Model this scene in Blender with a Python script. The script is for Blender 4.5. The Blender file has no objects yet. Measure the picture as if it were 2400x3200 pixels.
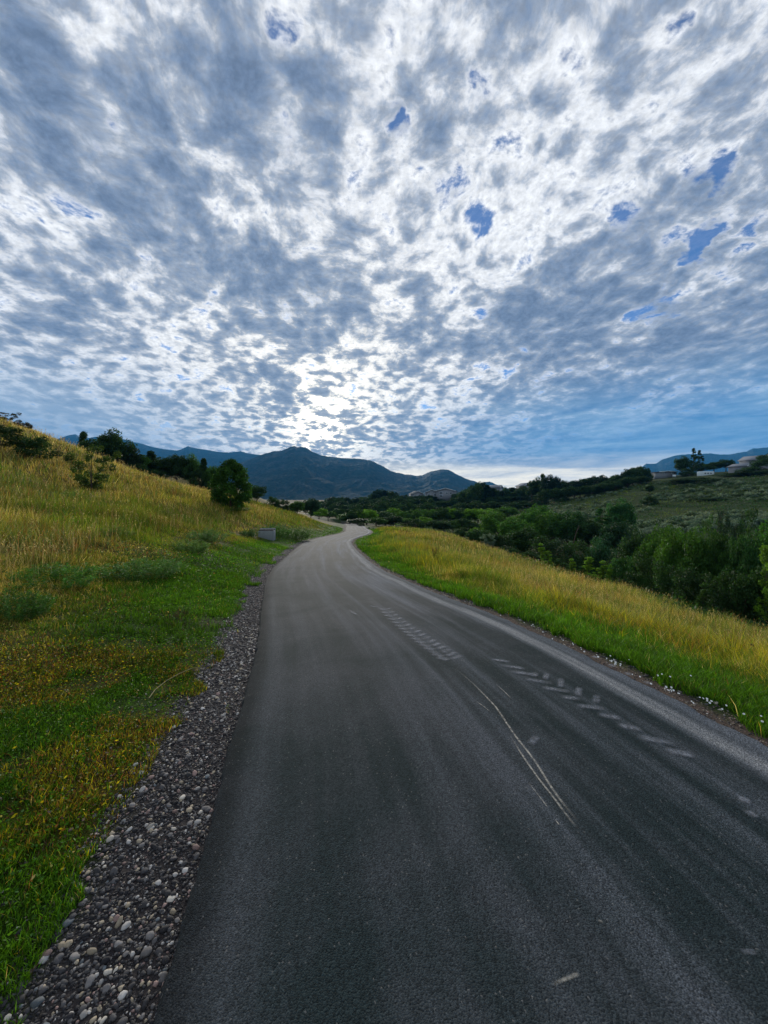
import bpy, math, random
import numpy as np
from mathutils import Vector, Matrix

# ------------------------------------------------------------------ camera
F = 1202.0          # focal length in photo pixels
CX, HY = 1200.0, 1560.0
EYE = 1.6
HAZE = 0.85e-4
scene = bpy.context.scene
COL = scene.collection
cam_data = bpy.data.cameras.new("camera")
cam_data.sensor_fit = 'VERTICAL'
cam_data.sensor_height = 36.0
cam_data.lens = F / 3200.0 * 36.0
cam_data.shift_y = -40.0 / 3200.0
cam_data.clip_start = 0.05
cam_data.clip_end = 60000.0
cam = bpy.data.objects.new("camera", cam_data)
COL.objects.link(cam)
cam.location = (0, 0, EYE)
cam.rotation_euler = (math.radians(90), 0, 0)
scene.camera = cam

# ------------------------------------------------------------------ exposure
vs = scene.view_settings
vs.view_transform = 'Standard'
vs.look = 'None'
vs.gamma = 1.0
vs.use_curve_mapping = False
vs.exposure = 0.50
try:
    scene.cycles.max_bounces = 6
    scene.cycles.diffuse_bounces = 2
    scene.cycles.glossy_bounces = 2
    scene.cycles.transmission_bounces = 3
    scene.cycles.volume_bounces = 0
    scene.cycles.transparent_max_bounces = 6
    scene.cycles.use_denoising = True
except Exception:
    pass

# ------------------------------------------------------------------ sun
SUN_PX, SUN_PY = 1010.0, 1335.0
sdir = Vector(((SUN_PX - CX) / F, 1.0, (HY - SUN_PY) / F)).normalized()
SUN_ELEV = math.asin(sdir.z)
SUN_AZ = math.atan2(sdir.x, sdir.y)
sun_data = bpy.data.lights.new("sun", 'SUN')
sun_data.energy = 3.6
sun_data.angle = math.radians(14)
sun_data.color = (1.0, 0.93, 0.83)
sun = bpy.data.objects.new("sun", sun_data)
COL.objects.link(sun)
sun.rotation_euler = (-sdir).to_track_quat('-Z', 'Y').to_euler()
sun.location = (0, 0, 50)


# ------------------------------------------------------------------ node helper
class NG:
    def __init__(self, tree):
        self.t = tree
        self.n = tree.nodes
        self.l = tree.links

    def node(self, typ, **kw):
        nd = self.n.new(typ)
        for k, v in kw.items():
            setattr(nd, k, v)
        return nd

    def put(self, sock, v):
        if v is None:
            return
        if isinstance(v, bpy.types.NodeSocket):
            self.l.new(v, sock)
        else:
            if sock.type in ('VECTOR', 'RGBA') and isinstance(v, (int, float)):
                v = (v,) * (3 if sock.type == 'VECTOR' else 4)
            if sock.type == 'RGBA' and len(v) == 3:
                v = tuple(v) + (1.0,)
            sock.default_value = v

    def m(self, op, a, b=None, c=None, clamp=False):
        nd = self.node('ShaderNodeMath', operation=op, use_clamp=clamp)
        self.put(nd.inputs[0], a)
        self.put(nd.inputs[1], b)
        self.put(nd.inputs[2], c)
        return nd.outputs[0]

    def v(self, op, a, b=None, scale=None):
        nd = self.node('ShaderNodeVectorMath', operation=op)
        self.put(nd.inputs[0], a)
        self.put(nd.inputs[1], b)
        if scale is not None:
            self.put(nd.inputs[3], scale)
        return nd.outputs['Value'] if op in ('DOT_PRODUCT', 'LENGTH', 'DISTANCE') else nd.outputs[0]

    def noise(self, vec, scale, detail=4, rough=0.5, dist=0.0, lac=2.0, color=False, dim='3D'):
        nd = self.node('ShaderNodeTexNoise', noise_dimensions=dim)
        self.put(nd.inputs['Vector'], vec)
        self.put(nd.inputs['Scale'], scale)
        self.put(nd.inputs['Detail'], detail)
        self.put(nd.inputs['Roughness'], rough)
        self.put(nd.inputs['Distortion'], dist)
        self.put(nd.inputs['Lacunarity'], lac)
        return nd.outputs['Color' if color else 'Fac']

    def voro(self, vec, scale, feature='F1', out='Distance', rand=1.0, dim='3D'):
        nd = self.node('ShaderNodeTexVoronoi', feature=feature, voronoi_dimensions=dim)
        self.put(nd.inputs['Vector'], vec)
        self.put(nd.inputs['Scale'], scale)
        self.put(nd.inputs['Randomness'], rand)
        return nd.outputs[out]

    def rng(self, v, a, b, c=0.0, d=1.0, smooth=False):
        nd = self.node('ShaderNodeMapRange', interpolation_type='SMOOTHSTEP' if smooth else 'LINEAR')
        self.put(nd.inputs[0], v)
        for i, x in enumerate((a, b, c, d)):
            self.put(nd.inputs[i + 1], x)
        return nd.outputs[0]

    def mix(self, f, a, b, mode='MIX'):
        nd = self.node('ShaderNodeMix', data_type='RGBA', blend_type=mode)
        self.put(nd.inputs[0], f)
        self.put(nd.inputs[6], a)
        self.put(nd.inputs[7], b)
        return nd.outputs[2]

    def ramp(self, f, stops, interp='LINEAR'):
        nd = self.node('ShaderNodeValToRGB')
        self.put(nd.inputs[0], f)
        cr = nd.color_ramp
        cr.interpolation = interp
        cr.elements[0].position = stops[0][0]
        cr.elements[0].color = tuple(stops[0][1]) + (1,)
        cr.elements[1].position = stops[-1][0]
        cr.elements[1].color = tuple(stops[-1][1]) + (1,)
        for p, c in stops[1:-1]:
            e = cr.elements.new(p)
            e.color = tuple(c) + (1,)
        return nd.outputs[0]

    def comb(self, x, y, z=0.0):
        nd = self.node('ShaderNodeCombineXYZ')
        for i, q in enumerate((x, y, z)):
            self.put(nd.inputs[i], q)
        return nd.outputs[0]

    def sep(self, v):
        nd = self.node('ShaderNodeSeparateXYZ')
        self.put(nd.inputs[0], v)
        return nd.outputs[0], nd.outputs[1], nd.outputs[2]


# ------------------------------------------------------------------ world: sky and cloud deck
world = bpy.data.worlds.new("World")
scene.world = world
world.use_nodes = True
world.node_tree.nodes.clear()
g = NG(world.node_tree)
tc = g.node('ShaderNodeTexCoord')
dvec = g.v('NORMALIZE', tc.outputs['Generated'])
sky = g.node('ShaderNodeTexSky', sky_type='NISHITA')
sky.sun_disc = False
sky.sun_elevation = SUN_ELEV
sky.sun_rotation = SUN_AZ
sky.altitude = 1500
sky.air_density = 1.0
sky.dust_density = 0.4
sky.ozone_density = 2.5
dx, dy, dz = g.sep(dvec)
dzc = g.m('MAXIMUM', dz, 0.0)
den = g.m('ADD', dzc, 0.20)
px_ = g.m('DIVIDE', dx, den)
py_ = g.m('DIVIDE', dy, den)
ca, sa = math.cos(SUN_AZ), math.sin(SUN_AZ)
u = g.m('SUBTRACT', g.m('MULTIPLY', px_, ca), g.m('MULTIPLY', py_, sa))
v = g.m('ADD', g.m('MULTIPLY', px_, sa), g.m('MULTIPLY', py_, ca))
P = g.comb(u, v, 0.0)
# a gentle turbulence that bends everything above the horizon
warp = g.v('SUBTRACT', g.noise(P, 2.2, 3, 0.55, color=True, dim='2D'), (0.5, 0.5, 0.5))
warp2 = g.v('SUBTRACT', g.noise(P, 11.0, 3, 0.6, color=True, dim='2D'), (0.5, 0.5, 0.5))
Pw = g.v('ADD', g.v('ADD', P, g.v('SCALE', warp, scale=0.11)), g.v('SCALE', warp2, scale=0.014))
# the direction used for the placed cloud masses is bent as well
dw = g.v('NORMALIZE', g.v('ADD', dvec, g.v('ADD', g.v('SCALE', warp, scale=0.08), g.v('SCALE', warp2, scale=0.07))))


def blob(bx, by, r, k):
    """soft mass around one direction of the sky; r in photo pixels"""
    b = Vector(((bx - CX) / F, 1.0, (HY - by) / F))
    rr = math.atan(r / F / b.length)
    b.normalize()
    d = g.v('DOT_PRODUCT', dw, tuple(b))
    return g.rng(d, math.cos(rr * 1.15), math.cos(rr * 0.2), 0.0, k, smooth=True)


BLOBS = [  # thick dark masses (+) and thin or open places (-)
    (90, 330, 300, .26), (330, 560, 200, .14), (860, 400, 230, .24), (650, 300, 180, .08), (560, 770, 190, .27),
    (950, 930, 190, .30), (780, 900, 110, .12), (1260, 350, 130, .10), (1450, 480, 190, .10), (1100, 620, 150, .10),
    (1680, 960, 180, .26), (1930, 840, 200, .20), (2150, 640, 170, .16), (2330, 520, 150, .14), (1560, 1080, 150, .16),
    (2250, 980, 240, .22), (1950, 1120, 220, .20), (1750, 1180, 200, .14), (2350, 1150, 200, .16),
    (300, 920, 160, .08), (100, 1060, 180, .08), (1330, 120, 120, .06),
    (800, 70, 60, -.24), (880, 70, 50, -.24), (770, 120, 40, -.24), (865, 190, 50, -.26), (740, 15, 45, -.24), (1190, 350, 45, -.42), (1205, 400, 38, -.36), (1430, 250, 45, -.30), (1490, 262, 50, -.30), (1700, 25, 60, -.34),
    (1145, 10, 60, -.26), (2110, 100, 50, -.26), (2160, 130, 45, -.24), (2210, 520, 55, -.32), (2275, 490, 55, -.32), (2190, 750, 60, -.38), (2150, 800, 50, -.38), (1965, 690, 52, -.30), (2370, 680, 60, -.30), (2320, 705, 40, -.28), (2300, 805, 45, -.25),
    (2040, 960, 70, -.26), (2250, 900, 80, -.18), (1500, 680, 60, -.24), (1370, 580, 55, -.22), (1690, 1205, 40, -.22), (1530, 970, 45, -.20),
    (2230, 300, 60, -.18), (450, 1010, 200, -.06), (160, 130, 200, -.10), (2300, 850, 60, -.14), (2160, 930, 60, -.14), (2000, 1030, 60, -.14), (1850, 1110, 55, -.12), (1700, 640, 230, -.12), (1500, 800, 200, -.12), (60, 700, 150, -.10),
    (1250, 760, 160, -.08), (700, 620, 110, -.12), (1600, 380, 200, -.06),
]
bpos = bneg = None
for b in BLOBS:
    o = blob(*b)
    if b[3] > 0 or b[3] > -.15:
        bpos = o if bpos is None else g.m('ADD', bpos, o)
    else:
        bneg = o if bneg is None else g.m('ADD', bneg, o)
# streets of cloud running away to where the sun stands
Ps = g.v('MULTIPLY', Pw, (1.0, 0.55, 1.0))
n_big = g.noise(g.v('ADD', Ps, (3.1, 7.7, 0)), 3.0, 2, 0.5, dim='2D')
n_mid = g.noise(g.v('ADD', g.v('MULTIPLY', Pw, (1.0, 0.8, 1.0)), (11.3, 2.9, 0)), 7.6, 4, 0.52, 0.08, dim='2D')
n_puff = g.noise(g.v('ADD', Pw, (5.0, 1.0, 0)), 20.0, 6, 0.60, 0.0, dim='2D')
n_soft = g.voro(g.v('ADD', g.v('MULTIPLY', Pw, (1.0, 0.8, 1.0)), (2.0, 9.0, 0)), 14.0, 'SMOOTH_F1', dim='2D')
T = g.m('MULTIPLY', g.m('SUBTRACT', n_big, 0.5), 0.62)
T = g.m('ADD', T, g.m('MULTIPLY', g.m('SUBTRACT', n_mid, 0.5), 0.90))
T = g.m('ADD', T, g.m('MULTIPLY', g.m('SUBTRACT', n_puff, 0.5), 0.95))
n_fine = g.noise(g.v('ADD', Pw, (15.0, 31.0, 0)), 62.0, 3, 0.6, 0.0, dim='2D')
T = g.m('ADD', T, g.m('MULTIPLY', g.m('SUBTRACT', n_fine, 0.5), 0.30))
T = g.m('SUBTRACT', T, g.m('MULTIPLY', g.m('SUBTRACT', n_soft, 0.36), 0.62))
T = g.m('ADD', T, 0.478)
T_open = g.m('ADD', g.m('MULTIPLY_ADD', T, 1.7, -0.01), g.m('MULTIPLY', bneg, 1.55))
T = g.m('ADD', g.m('ADD', T, g.m('MULTIPLY', bpos, 0.82)), g.m('MULTIPLY', bneg, 0.35))
# towards the horizon the deck is seen edge on and evens out
low = g.rng(dz, 0.03, 0.30, 1.0, 0.0, smooth=True)
sunang = g.v('DOT_PRODUCT', dvec, tuple(sdir))           # cosine to the sun
g_wide = g.m('POWER', g.m('MAXIMUM', sunang, 0.0), 7.0)
g_mid = g.m('POWER', g.m('MAXIMUM', sunang, 0.0), 30.0)
g_core = g.m('POWER', g.m('MAXIMUM', sunang, 0.0), 300.0)
cover = g.rng(T_open, -0.22, 0.40, 0.10, 1.0, smooth=True)
shade = g.ramp(T, [(0.10, (0.68, 0.70, 0.73)), (0.28, (0.66, 0.68, 0.71)), (0.38, (0.53, 0.555, 0.60)), (0.46, (0.385, 0.42, 0.48)), (0.55, (0.27, 0.31, 0.38)),
                   (0.78, (0.165, 0.215, 0.305)), (1.0, (0.12, 0.165, 0.25))])
# light that comes through the deck near the sun, warm and strongest where it is thin
thin = g.rng(T, 0.36, 0.60, 1.0, 0.05, smooth=True)
shade = g.v('SCALE', shade, scale=g.rng(n_fine, 0.3, 0.7, 0.82, 1.14))
lit = g.mix(g.m('MULTIPLY', g_wide, 0.45, clamp=True), shade, g.v('MULTIPLY', shade, (1.35, 1.28, 1.16)))
add1 = g.v('SCALE', (0.34, 0.285, 0.17), scale=g.m('MULTIPLY', g_mid, thin))
add2 = g.v('SCALE', (1.0, 0.86, 0.55), scale=g.m('MULTIPLY', g_core, g.rng(thin, 0.0, 1.0, 0.05, 1.0)))
lit = g.v('ADD', g.v('ADD', lit, add1), add2)
# veil of even blue grey low over the ground away from the sun
veil = g.m('MULTIPLY', g.rng(dz, 0.13, 0.32, 1.0, 0.0, smooth=True), g.m('SUBTRACT', 1.0, g.m('POWER', g.m('MAXIMUM', sunang, 0.0), 12.0)), clamp=True)
streak = g.noise(g.v('MULTIPLY', dvec, (5.0, 5.0, 46.0)), 1.0, 5, 0.6, 0.6)
veilcol = g.mix(g.rng(streak, 0.38, 0.78), (0.065, 0.205, 0.42, 1), (0.27, 0.43, 0.60, 1))
right = g.rng(dx, -0.30, 0.25, 0.0, 1.0, smooth=True)
veilcol = g.mix(right, g.mix(g.rng(streak, 0.35, 0.75), (0.20, 0.30, 0.43, 1), (0.36, 0.46, 0.58, 1)), veilcol)
lit = g.mix(g.m('MULTIPLY', veil, 0.95), lit, veilcol)
# cream band just over the ridge on the right
band = g.m('MULTIPLY', g.rng(dz, 0.055, 0.115, 1.0, 0.0, smooth=True), g.rng(streak, 0.34, 0.62, 0.35, 1.0))
band = g.m('MULTIPLY', band, g.rng(dx, -0.9, 0.1, 0.15, 0.92, smooth=True))
band = g.m('MULTIPLY', band, g.rng(dx, 0.45, 0.72, 1.0, 0.35, smooth=True))
lit = g.mix(band, lit, (1.25, 1.12, 0.86, 1))
cover = g.m('MAXIMUM', cover, g.rng(dz, 0.10, 0.26, 1.0, 0.0, smooth=True))
# low ground half of the world stays dull
lit = g.mix(g.rng(dz, -0.06, 0.0, 1.0, 0.0), lit, (0.05, 0.07, 0.06, 1))
bg_sky = g.node('ShaderNodeBackground')
g.put(bg_sky.inputs[0], g.v('MULTIPLY', sky.outputs[0], (0.40, 0.92, 1.45)))
bg_sky.inputs[1].default_value = 0.075
bg_cloud = g.node('ShaderNodeBackground')
g.put(bg_cloud.inputs[0], lit)
bg_cloud.inputs[1].default_value = 1.0
mixs = g.node('ShaderNodeMixShader')
g.put(mixs.inputs[0], cover)
g.l.new(bg_sky.outputs[0], mixs.inputs[1])
g.l.new(bg_cloud.outputs[0], mixs.inputs[2])
wout = g.node('ShaderNodeOutputWorld')
g.l.new(mixs.outputs[0], wout.inputs[0])
world.cycles.sampling_method = 'MANUAL'
world.cycles.sample_map_resolution = 512


# ------------------------------------------------------------------ numeric helpers
rs = np.random.RandomState(7)
random.seed(7)
_perm = np.random.RandomState(3).rand(512, 512)


def vnoise(x, y):
    xi = np.floor(x).astype(np.int64)
    yi = np.floor(y).astype(np.int64)
    fx = x - xi
    fy = y - yi
    fx = fx * fx * (3 - 2 * fx)
    fy = fy * fy * (3 - 2 * fy)
    a = _perm[xi & 511, yi & 511]
    b = _perm[(xi + 1) & 511, yi & 511]
    c = _perm[xi & 511, (yi + 1) & 511]
    d = _perm[(xi + 1) & 511, (yi + 1) & 511]
    return (a * (1 - fx) + b * fx) * (1 - fy) + (c * (1 - fx) + d * fx) * fy


def fbm(x, y, oct=4, rough=0.5, ridged=False):
    s = 0.0
    a = 1.0
    tot = 0.0
    for i in range(oct):
        n = vnoise(x * 2 ** i + 17.3 * i, y * 2 ** i + 5.1 * i)
        if ridged:
            n = 1 - np.abs(2 * n - 1)
        s = s + a * n
        tot += a
        a *= rough
    return s / tot


def sstep(x, a, b):
    t = np.clip((x - a) / (b - a), 0, 1)
    return t * t * (3 - 2 * t)


def make_mesh(name, verts, quads=None, tris=None, col=None, smooth=False, uv=None):
    """verts (N,3); quads (M,4); tris (K,3); col (N,3) point colours"""
    me = bpy.data.meshes.new(name)
    verts = np.ascontiguousarray(verts, dtype=np.float32)
    me.vertices.add(len(verts))
    me.vertices.foreach_set('co', verts.ravel())
    loops = []
    starts = []
    totals = []
    pos = 0
    if quads is not None and len(quads):
        q = np.asarray(quads, dtype=np.int32)
        loops.append(q.ravel())
        starts.append(pos + 4 * np.arange(len(q)))
        totals.append(np.full(len(q), 4))
        pos += q.size
    if tris is not None and len(tris):
        q = np.asarray(tris, dtype=np.int32)
        loops.append(q.ravel())
        starts.append(pos + 3 * np.arange(len(q)))
        totals.append(np.full(len(q), 3))
        pos += q.size
    loops = np.concatenate(loops).astype(np.int32)
    starts = np.concatenate(starts).astype(np.int32)
    totals = np.concatenate(totals).astype(np.int32)
    me.loops.add(len(loops))
    me.loops.foreach_set('vertex_index', loops)
    me.polygons.add(len(starts))
    me.polygons.foreach_set('loop_start', starts)
    me.polygons.foreach_set('loop_total', totals)
    if smooth:
        me.polygons.foreach_set('use_smooth', np.ones(len(starts), dtype=bool))
    me.update(calc_edges=True)
    if col is not None:
        at = me.attributes.new('Col', 'FLOAT_COLOR', 'POINT')
        c4 = np.ones((len(verts), 4), dtype=np.float32)
        c4[:, :3] = col
        at.data.foreach_set('color', c4.ravel())
    if uv is not None:
        lay = me.uv_layers.new(name='UVMap')
        lay.data.foreach_set('uv', np.asarray(uv, dtype=np.float32)[loops].ravel())
    return me


def link(name, me, mat=None, parent=None, **props):
    o = bpy.data.objects.new(name, me)
    COL.objects.link(o)
    if mat is not None and me is not None and len(me.materials) == 0:
        me.materials.append(mat)
    if parent is not None:
        o.parent = parent
    for k, val in props.items():
        if val is not None:
            o[k] = val
    return o


def thing(name, label, cat, loc=(0, 0, 0), rotz=0.0, group=None):
    o = bpy.data.objects.new(name, None)
    COL.objects.link(o)
    o.empty_display_size = 0.2
    o.location = loc
    o.rotation_euler = (0, 0, rotz)
    o['label'] = label
    o['category'] = cat
    if group:
        o['group'] = group
    return o


class MB:
    """collects boxes, tubes and faces and links them as one mesh"""
    def __init__(self):
        self.v = []
        self.q = []
        self.t = []
        self.n = 0

    def add(self, verts, quads=(), tris=()):
        self.v.extend([tuple(p) for p in verts])
        self.q.extend([tuple(i + self.n for i in f) for f in quads])
        self.t.extend([tuple(i + self.n for i in f) for f in tris])
        self.n += len(verts)

    def box(self, x0, x1, y0, y1, z0, z1):
        vv = [(x0, y0, z0), (x1, y0, z0), (x1, y1, z0), (x0, y1, z0), (x0, y0, z1), (x1, y0, z1), (x1, y1, z1), (x0, y1, z1)]
        self.add(vv, [(0, 3, 2, 1), (4, 5, 6, 7), (0, 1, 5, 4), (1, 2, 6, 5), (2, 3, 7, 6), (3, 0, 4, 7)])

    def tube(self, pts, radii, seg=6):
        n = len(pts)
        vs_ = []
        for i, p in enumerate(pts):
            p = Vector(p)
            a = Vector(pts[max(i - 1, 0)])
            b = Vector(pts[min(i + 1, n - 1)])
            d = (b - a).normalized()
            up = Vector((0, 0, 1)) if abs(d.z) < 0.9 else Vector((1, 0, 0))
            s = d.cross(up).normalized()
            w = s.cross(d)
            for k in range(seg):
                an = 2 * math.pi * k / seg
                vs_.append(p + (s * math.cos(an) + w * math.sin(an)) * radii[i])
        qs = []
        for i in range(n - 1):
            for k in range(seg):
                k2 = (k + 1) % seg
                qs.append((i * seg + k, i * seg + k2, (i + 1) * seg + k2, (i + 1) * seg + k))
        self.add(vs_, qs)

    def prism(self, prof, y0, y1):
        """closed profile in xz, extruded in y (convex fan caps)"""
        n = len(prof)
        vs_ = [(p[0], y0, p[1]) for p in prof] + [(p[0], y1, p[1]) for p in prof]
        qs = [(i, (i + 1) % n, n + (i + 1) % n, n + i) for i in range(n)]
        ts = [(0, i + 1, i) for i in range(1, n - 1)] + [(n, n + i, n + i + 1) for i in range(1, n - 1)]
        self.add(vs_, qs, ts)

    def mesh(self, name, smooth=False):
        return make_mesh(name, np.array(self.v, dtype=np.float32), self.q or None, self.t or None, smooth=smooth)

    def build(self, name, mat, parent=None, smooth=False, **props):
        return link(name, self.mesh(name, smooth), mat, parent, **props)


# ------------------------------------------------------------------ road course and land height
RC = np.array([(5.2, -18), (4.0, -11.4), (2.4, -4.6), (0.95, 1.57), (0.25, 4.54), (-0.72, 7.9), (-1.78, 11.9), (-2.7, 17.5), (-3.5, 23.0),
               (-4.05, 28), (-4.15, 33), (-3.75, 38), (-3.35, 43), (-3.35, 50), (-4.3, 60), (-5.9, 78), (-8.0, 95), (-12, 120)], float)
HW = 1.68


def catmull(p, n=14):
    out = []
    for i in range(len(p) - 1):
        p0 = p[max(i - 1, 0)]
        p1 = p[i]
        p2 = p[i + 1]
        p3 = p[min(i + 2, len(p) - 1)]
        for k in range(n):
            t = k / n
            out.append(0.5 * ((2 * p1) + (-p0 + p2) * t + (2 * p0 - 5 * p1 + 4 * p2 - p3) * t * t + (-p0 + 3 * p1 - 3 * p2 + p3) * t ** 3))
    out.append(p[-1])
    return np.array(out)


RP = catmull(RC)
_pr = np.array([(-40, 0.0), (0, 0), (3.0, 0), (5.4, -.14), (7.9, -.35), (11.9, -.60), (17.5, -.95), (23, -1.25), (32, -1.72), (42, -2.22), (60, -3.0),
                (80, -3.85), (95, -4.6), (120, -6)])
_yy = np.linspace(-40, 120, 1601)
_zz = np.interp(_yy, _pr[:, 0], _pr[:, 1])
_k = np.exp(-np.linspace(-2, 2, 31) ** 2)
_k /= _k.sum()
_zz = np.convolve(np.pad(_zz, 15, 'edge'), _k, 'valid')


def prof(y):
    return np.interp(y, _yy, _zz)


def road_st(x, y):
    """signed sideways distance to the road centre (right positive) and nearest centre y"""
    x = np.asarray(x, float)
    y = np.asarray(y, float)
    sh = x.shape
    x = x.ravel()
    y = y.ravel()
    S = np.empty_like(x)
    Y = np.empty_like(x)
    A = RP[:-1]
    D = RP[1:] - RP[:-1]
    L2 = (D ** 2).sum(1)
    Ln = np.sqrt(L2)
    for i in range(0, len(x), 20000):
        X = x[i:i + 20000, None]
        YY = y[i:i + 20000, None]
        t = np.clip(((X - A[:, 0]) * D[:, 0] + (YY - A[:, 1]) * D[:, 1]) / L2, 0, 1)
        ex = X - A[:, 0] - t * D[:, 0]
        ey = YY - A[:, 1] - t * D[:, 1]
        d2 = ex * ex + ey * ey
        j = d2.argmin(1)
        r = np.arange(len(j))
        side = (D[j, 1] * (X[:, 0] - A[j, 0]) - D[j, 0] * (YY[:, 0] - A[j, 1])) / Ln[j]
        S[i:i + 20000] = np.sign(side) * np.sqrt(d2[r, j])
        Y[i:i + 20000] = A[j, 1] + t[r, j] * D[j, 1]
    return S.reshape(sh), Y.reshape(sh)


def at(px, py, d):
    """photo pixel at depth d -> world point"""
    return ((px - CX) / F * d, d, EYE + (HY - py) / F * d)


cp = []
for (px, py, d) in [
    # left hill
    (0, 2000, 4.2), (0, 1800, 6.5), (0, 1680, 9.5), (0, 1600, 13), (0, 1500, 18), (0, 1450, 21), (0, 1380, 26), (0, 1312, 31),
    (200, 1800, 7.5), (200, 1650, 12), (200, 1520, 22), (200, 1440, 29), (200, 1385, 37),
    (400, 1700, 10), (400, 1620, 15), (400, 1540, 26), (400, 1475, 43), (560, 1700, 12), (560, 1600, 24), (560, 1521, 48),
    (700, 1760, 10.5), (700, 1680, 17), (720, 1592, 32), (700, 1551, 51), (830, 1672, 27), (860, 1620, 40), (820, 1580, 54), (900, 1604, 56),
    (1000, 1632, 60), (1000, 1655, 46),
    # right meadow
    (2400, 2010, 12), (2200, 1945, 15), (2000, 1875, 20), (1700, 1780, 31), (1500, 1708, 45), (1400, 1672, 58), (1300, 1652, 75),
    (1700, 1880, 10), (2100, 2040, 8), (1400, 1785, 14.5), (1300, 1725, 22), (1300, 1683, 38), (1500, 1755, 25), (1200, 1655, 70),
    # far side of the creek
    (1700, 1585, 150), (2100, 1645, 75), (2400, 1690, 55), (2400, 1600, 80), (2400, 1525, 110), (2200, 1565, 105), (2030, 1512, 150),
    (2250, 1492, 150), (2400, 1482, 140), (1850, 1548, 160), (1700, 1563, 250), (1500, 1560, 280), (2000, 1498, 215), (2300, 1472, 200),
    (1380, 1566, 320), (1150, 1614, 200), (1000, 1606, 200), (1100, 1630, 140), (1300, 1640, 130),
]:
    cp.append(at(px, py, d))
cp += [(25, 18, -6.6), (22, 35, -7.3), (19, 55, -7.3), (24, 80, -7), (30, 112, -6), (42, 60, -5.6), (40, 30, -6.4), (34, 10, -6.2),
       (-46, 40, 8.4), (-62, 50, 9.5), (-34, 60, 4.2), (-42, 66, 4.6), (-60, 90, 6), (-30, 80, 1.5), (-20, 70, -.6), (-14, 85, -3.0), (-30, 110, -1.0), (-38, 82, 4.4), (-10, 120, -5),
       (-40, 10, 10), (-60, 0, 14), (-15, 0, 1.6), (-8, -2, .3), (-15, -15, 1.8), (-4, -3, 0.03), (10, -10, -1.2), (7, 0, -.5), (25, -10, -5.5), (60, 0, -3), (100, 0, 3),
       (0, 350, -7), at(600, 1492, 88), at(545, 1482, 94), at(660, 1510, 84), (-200, 250, 10), (250, 250, 21), (260, 100, 22), (-200, 0, 26), (0, -100, 0), (-100, -100, 10), (150, -100, 5),
       (-100, 150, 6), (100, 350, 6), (-300, 350, 10), (300, 0, 20)]
cp = [(c[0], c[1], c[2] - (0.0)) for c in cp]
# verge points on both sides of the road
for i in range(0, len(RP), 9):
    p = RP[i]
    q = RP[min(i + 1, len(RP) - 1)] - RP[max(i - 1, 0)]
    q = q / np.hypot(*q)
    nx, ny = q[1], -q[0]
    z = float(prof(p[1]))
    for s, dz_ in ((-2.2, 0.02), (2.3, -0.05), (0, -.02)):
        cp.append((p[0] + nx * s, p[1] + ny * s, z + dz_))
cp = np.array(cp)


def _U(r2):
    return np.where(r2 > 1e-9, 0.5 * r2 * np.log(np.maximum(r2, 1e-9)), 0)


_n = len(cp)
_K = _U(((cp[:, None, :2] - cp[None, :, :2]) ** 2).sum(-1)) + np.eye(_n) * 2.0
_Pm = np.hstack([np.ones((_n, 1)), cp[:, :2]])
_A = np.zeros((_n + 3, _n + 3))
_A[:_n, :_n] = _K
_A[:_n, _n:] = _Pm
_A[_n:, :_n] = _Pm.T
_W = np.linalg.solve(_A, np.concatenate([cp[:, 2], np.zeros(3)]))


def tps(x, y):
    out = np.empty(len(x))
    for i in range(0, len(x), 20000):
        X = x[i:i + 20000]
        Y = y[i:i + 20000]
        out[i:i + 20000] = _U((X[:, None] - cp[:, 0]) ** 2 + (Y[:, None] - cp[:, 1]) ** 2) @ _W[:_n] + _W[_n] + _W[_n + 1] * X + _W[_n + 2] * Y
    return out


def Hs(x, y):
    """land height and sideways road distance"""
    x = np.atleast_1d(np.asarray(x, float))
    y = np.atleast_1d(np.asarray(y, float))
    sh = x.shape
    xf, yf = x.ravel(), y.ravel()
    R = np.hypot(xf, yf)
    k = np.minimum(1, 400.0 / np.maximum(R, 1))
    z = tps(xf * k, yf * k)
    far = -4 + 30 * (fbm(xf / 900 + 3, yf / 900, 3) - .45) * sstep(R, 500, 2500)
    z = z * (1 - sstep(R, 330, 1100)) + far * sstep(R, 330, 1100)
    s, yc = road_st(xf, yf)
    rough = (fbm(xf * .9, yf * .9, 4) - .5) * 0.16 + (fbm(xf * .16 + 9, yf * .16, 3) - .5) * 0.5 * sstep(np.abs(s), 4, 14)
    z = z + rough * sstep(np.abs(s), 2.2, 4.0)
    w = sstep(np.abs(s), HW + .05, HW + 1.3)
    infl = (1 - w) * (np.abs(s) < 5)
    z = z * (1 - infl) + (prof(yc) - 0.035 - 0.05 * (np.abs(s) < HW - .1)) * infl
    return z.reshape(sh), s.reshape(sh), yc.reshape(sh)


def H(x, y):
    return float(Hs(np.array([x]), np.array([y]))[0][0])


# ------------------------------------------------------------------ what grows where (albedo)
C_LUSH = np.array((.090, .220, .010))
C_DARK = np.array((.040, .130, .012))
C_OLIVE = np.array((.235, .255, .030))
C_GOLD = np.array((.480, .345, .080))
C_TAN = np.array((.680, .530, .210))
C_RUST = np.array((.340, .150, .040))
C_BLUE = np.array((.105, .200, .060))
C_YEL = np.array((.520, .440, .015))
C_DIRT = np.array((.075, .050, .032))
PAL = np.stack([C_LUSH, C_DARK, C_OLIVE, C_GOLD, C_TAN, C_RUST, C_BLUE, C_YEL, C_DIRT])


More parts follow.
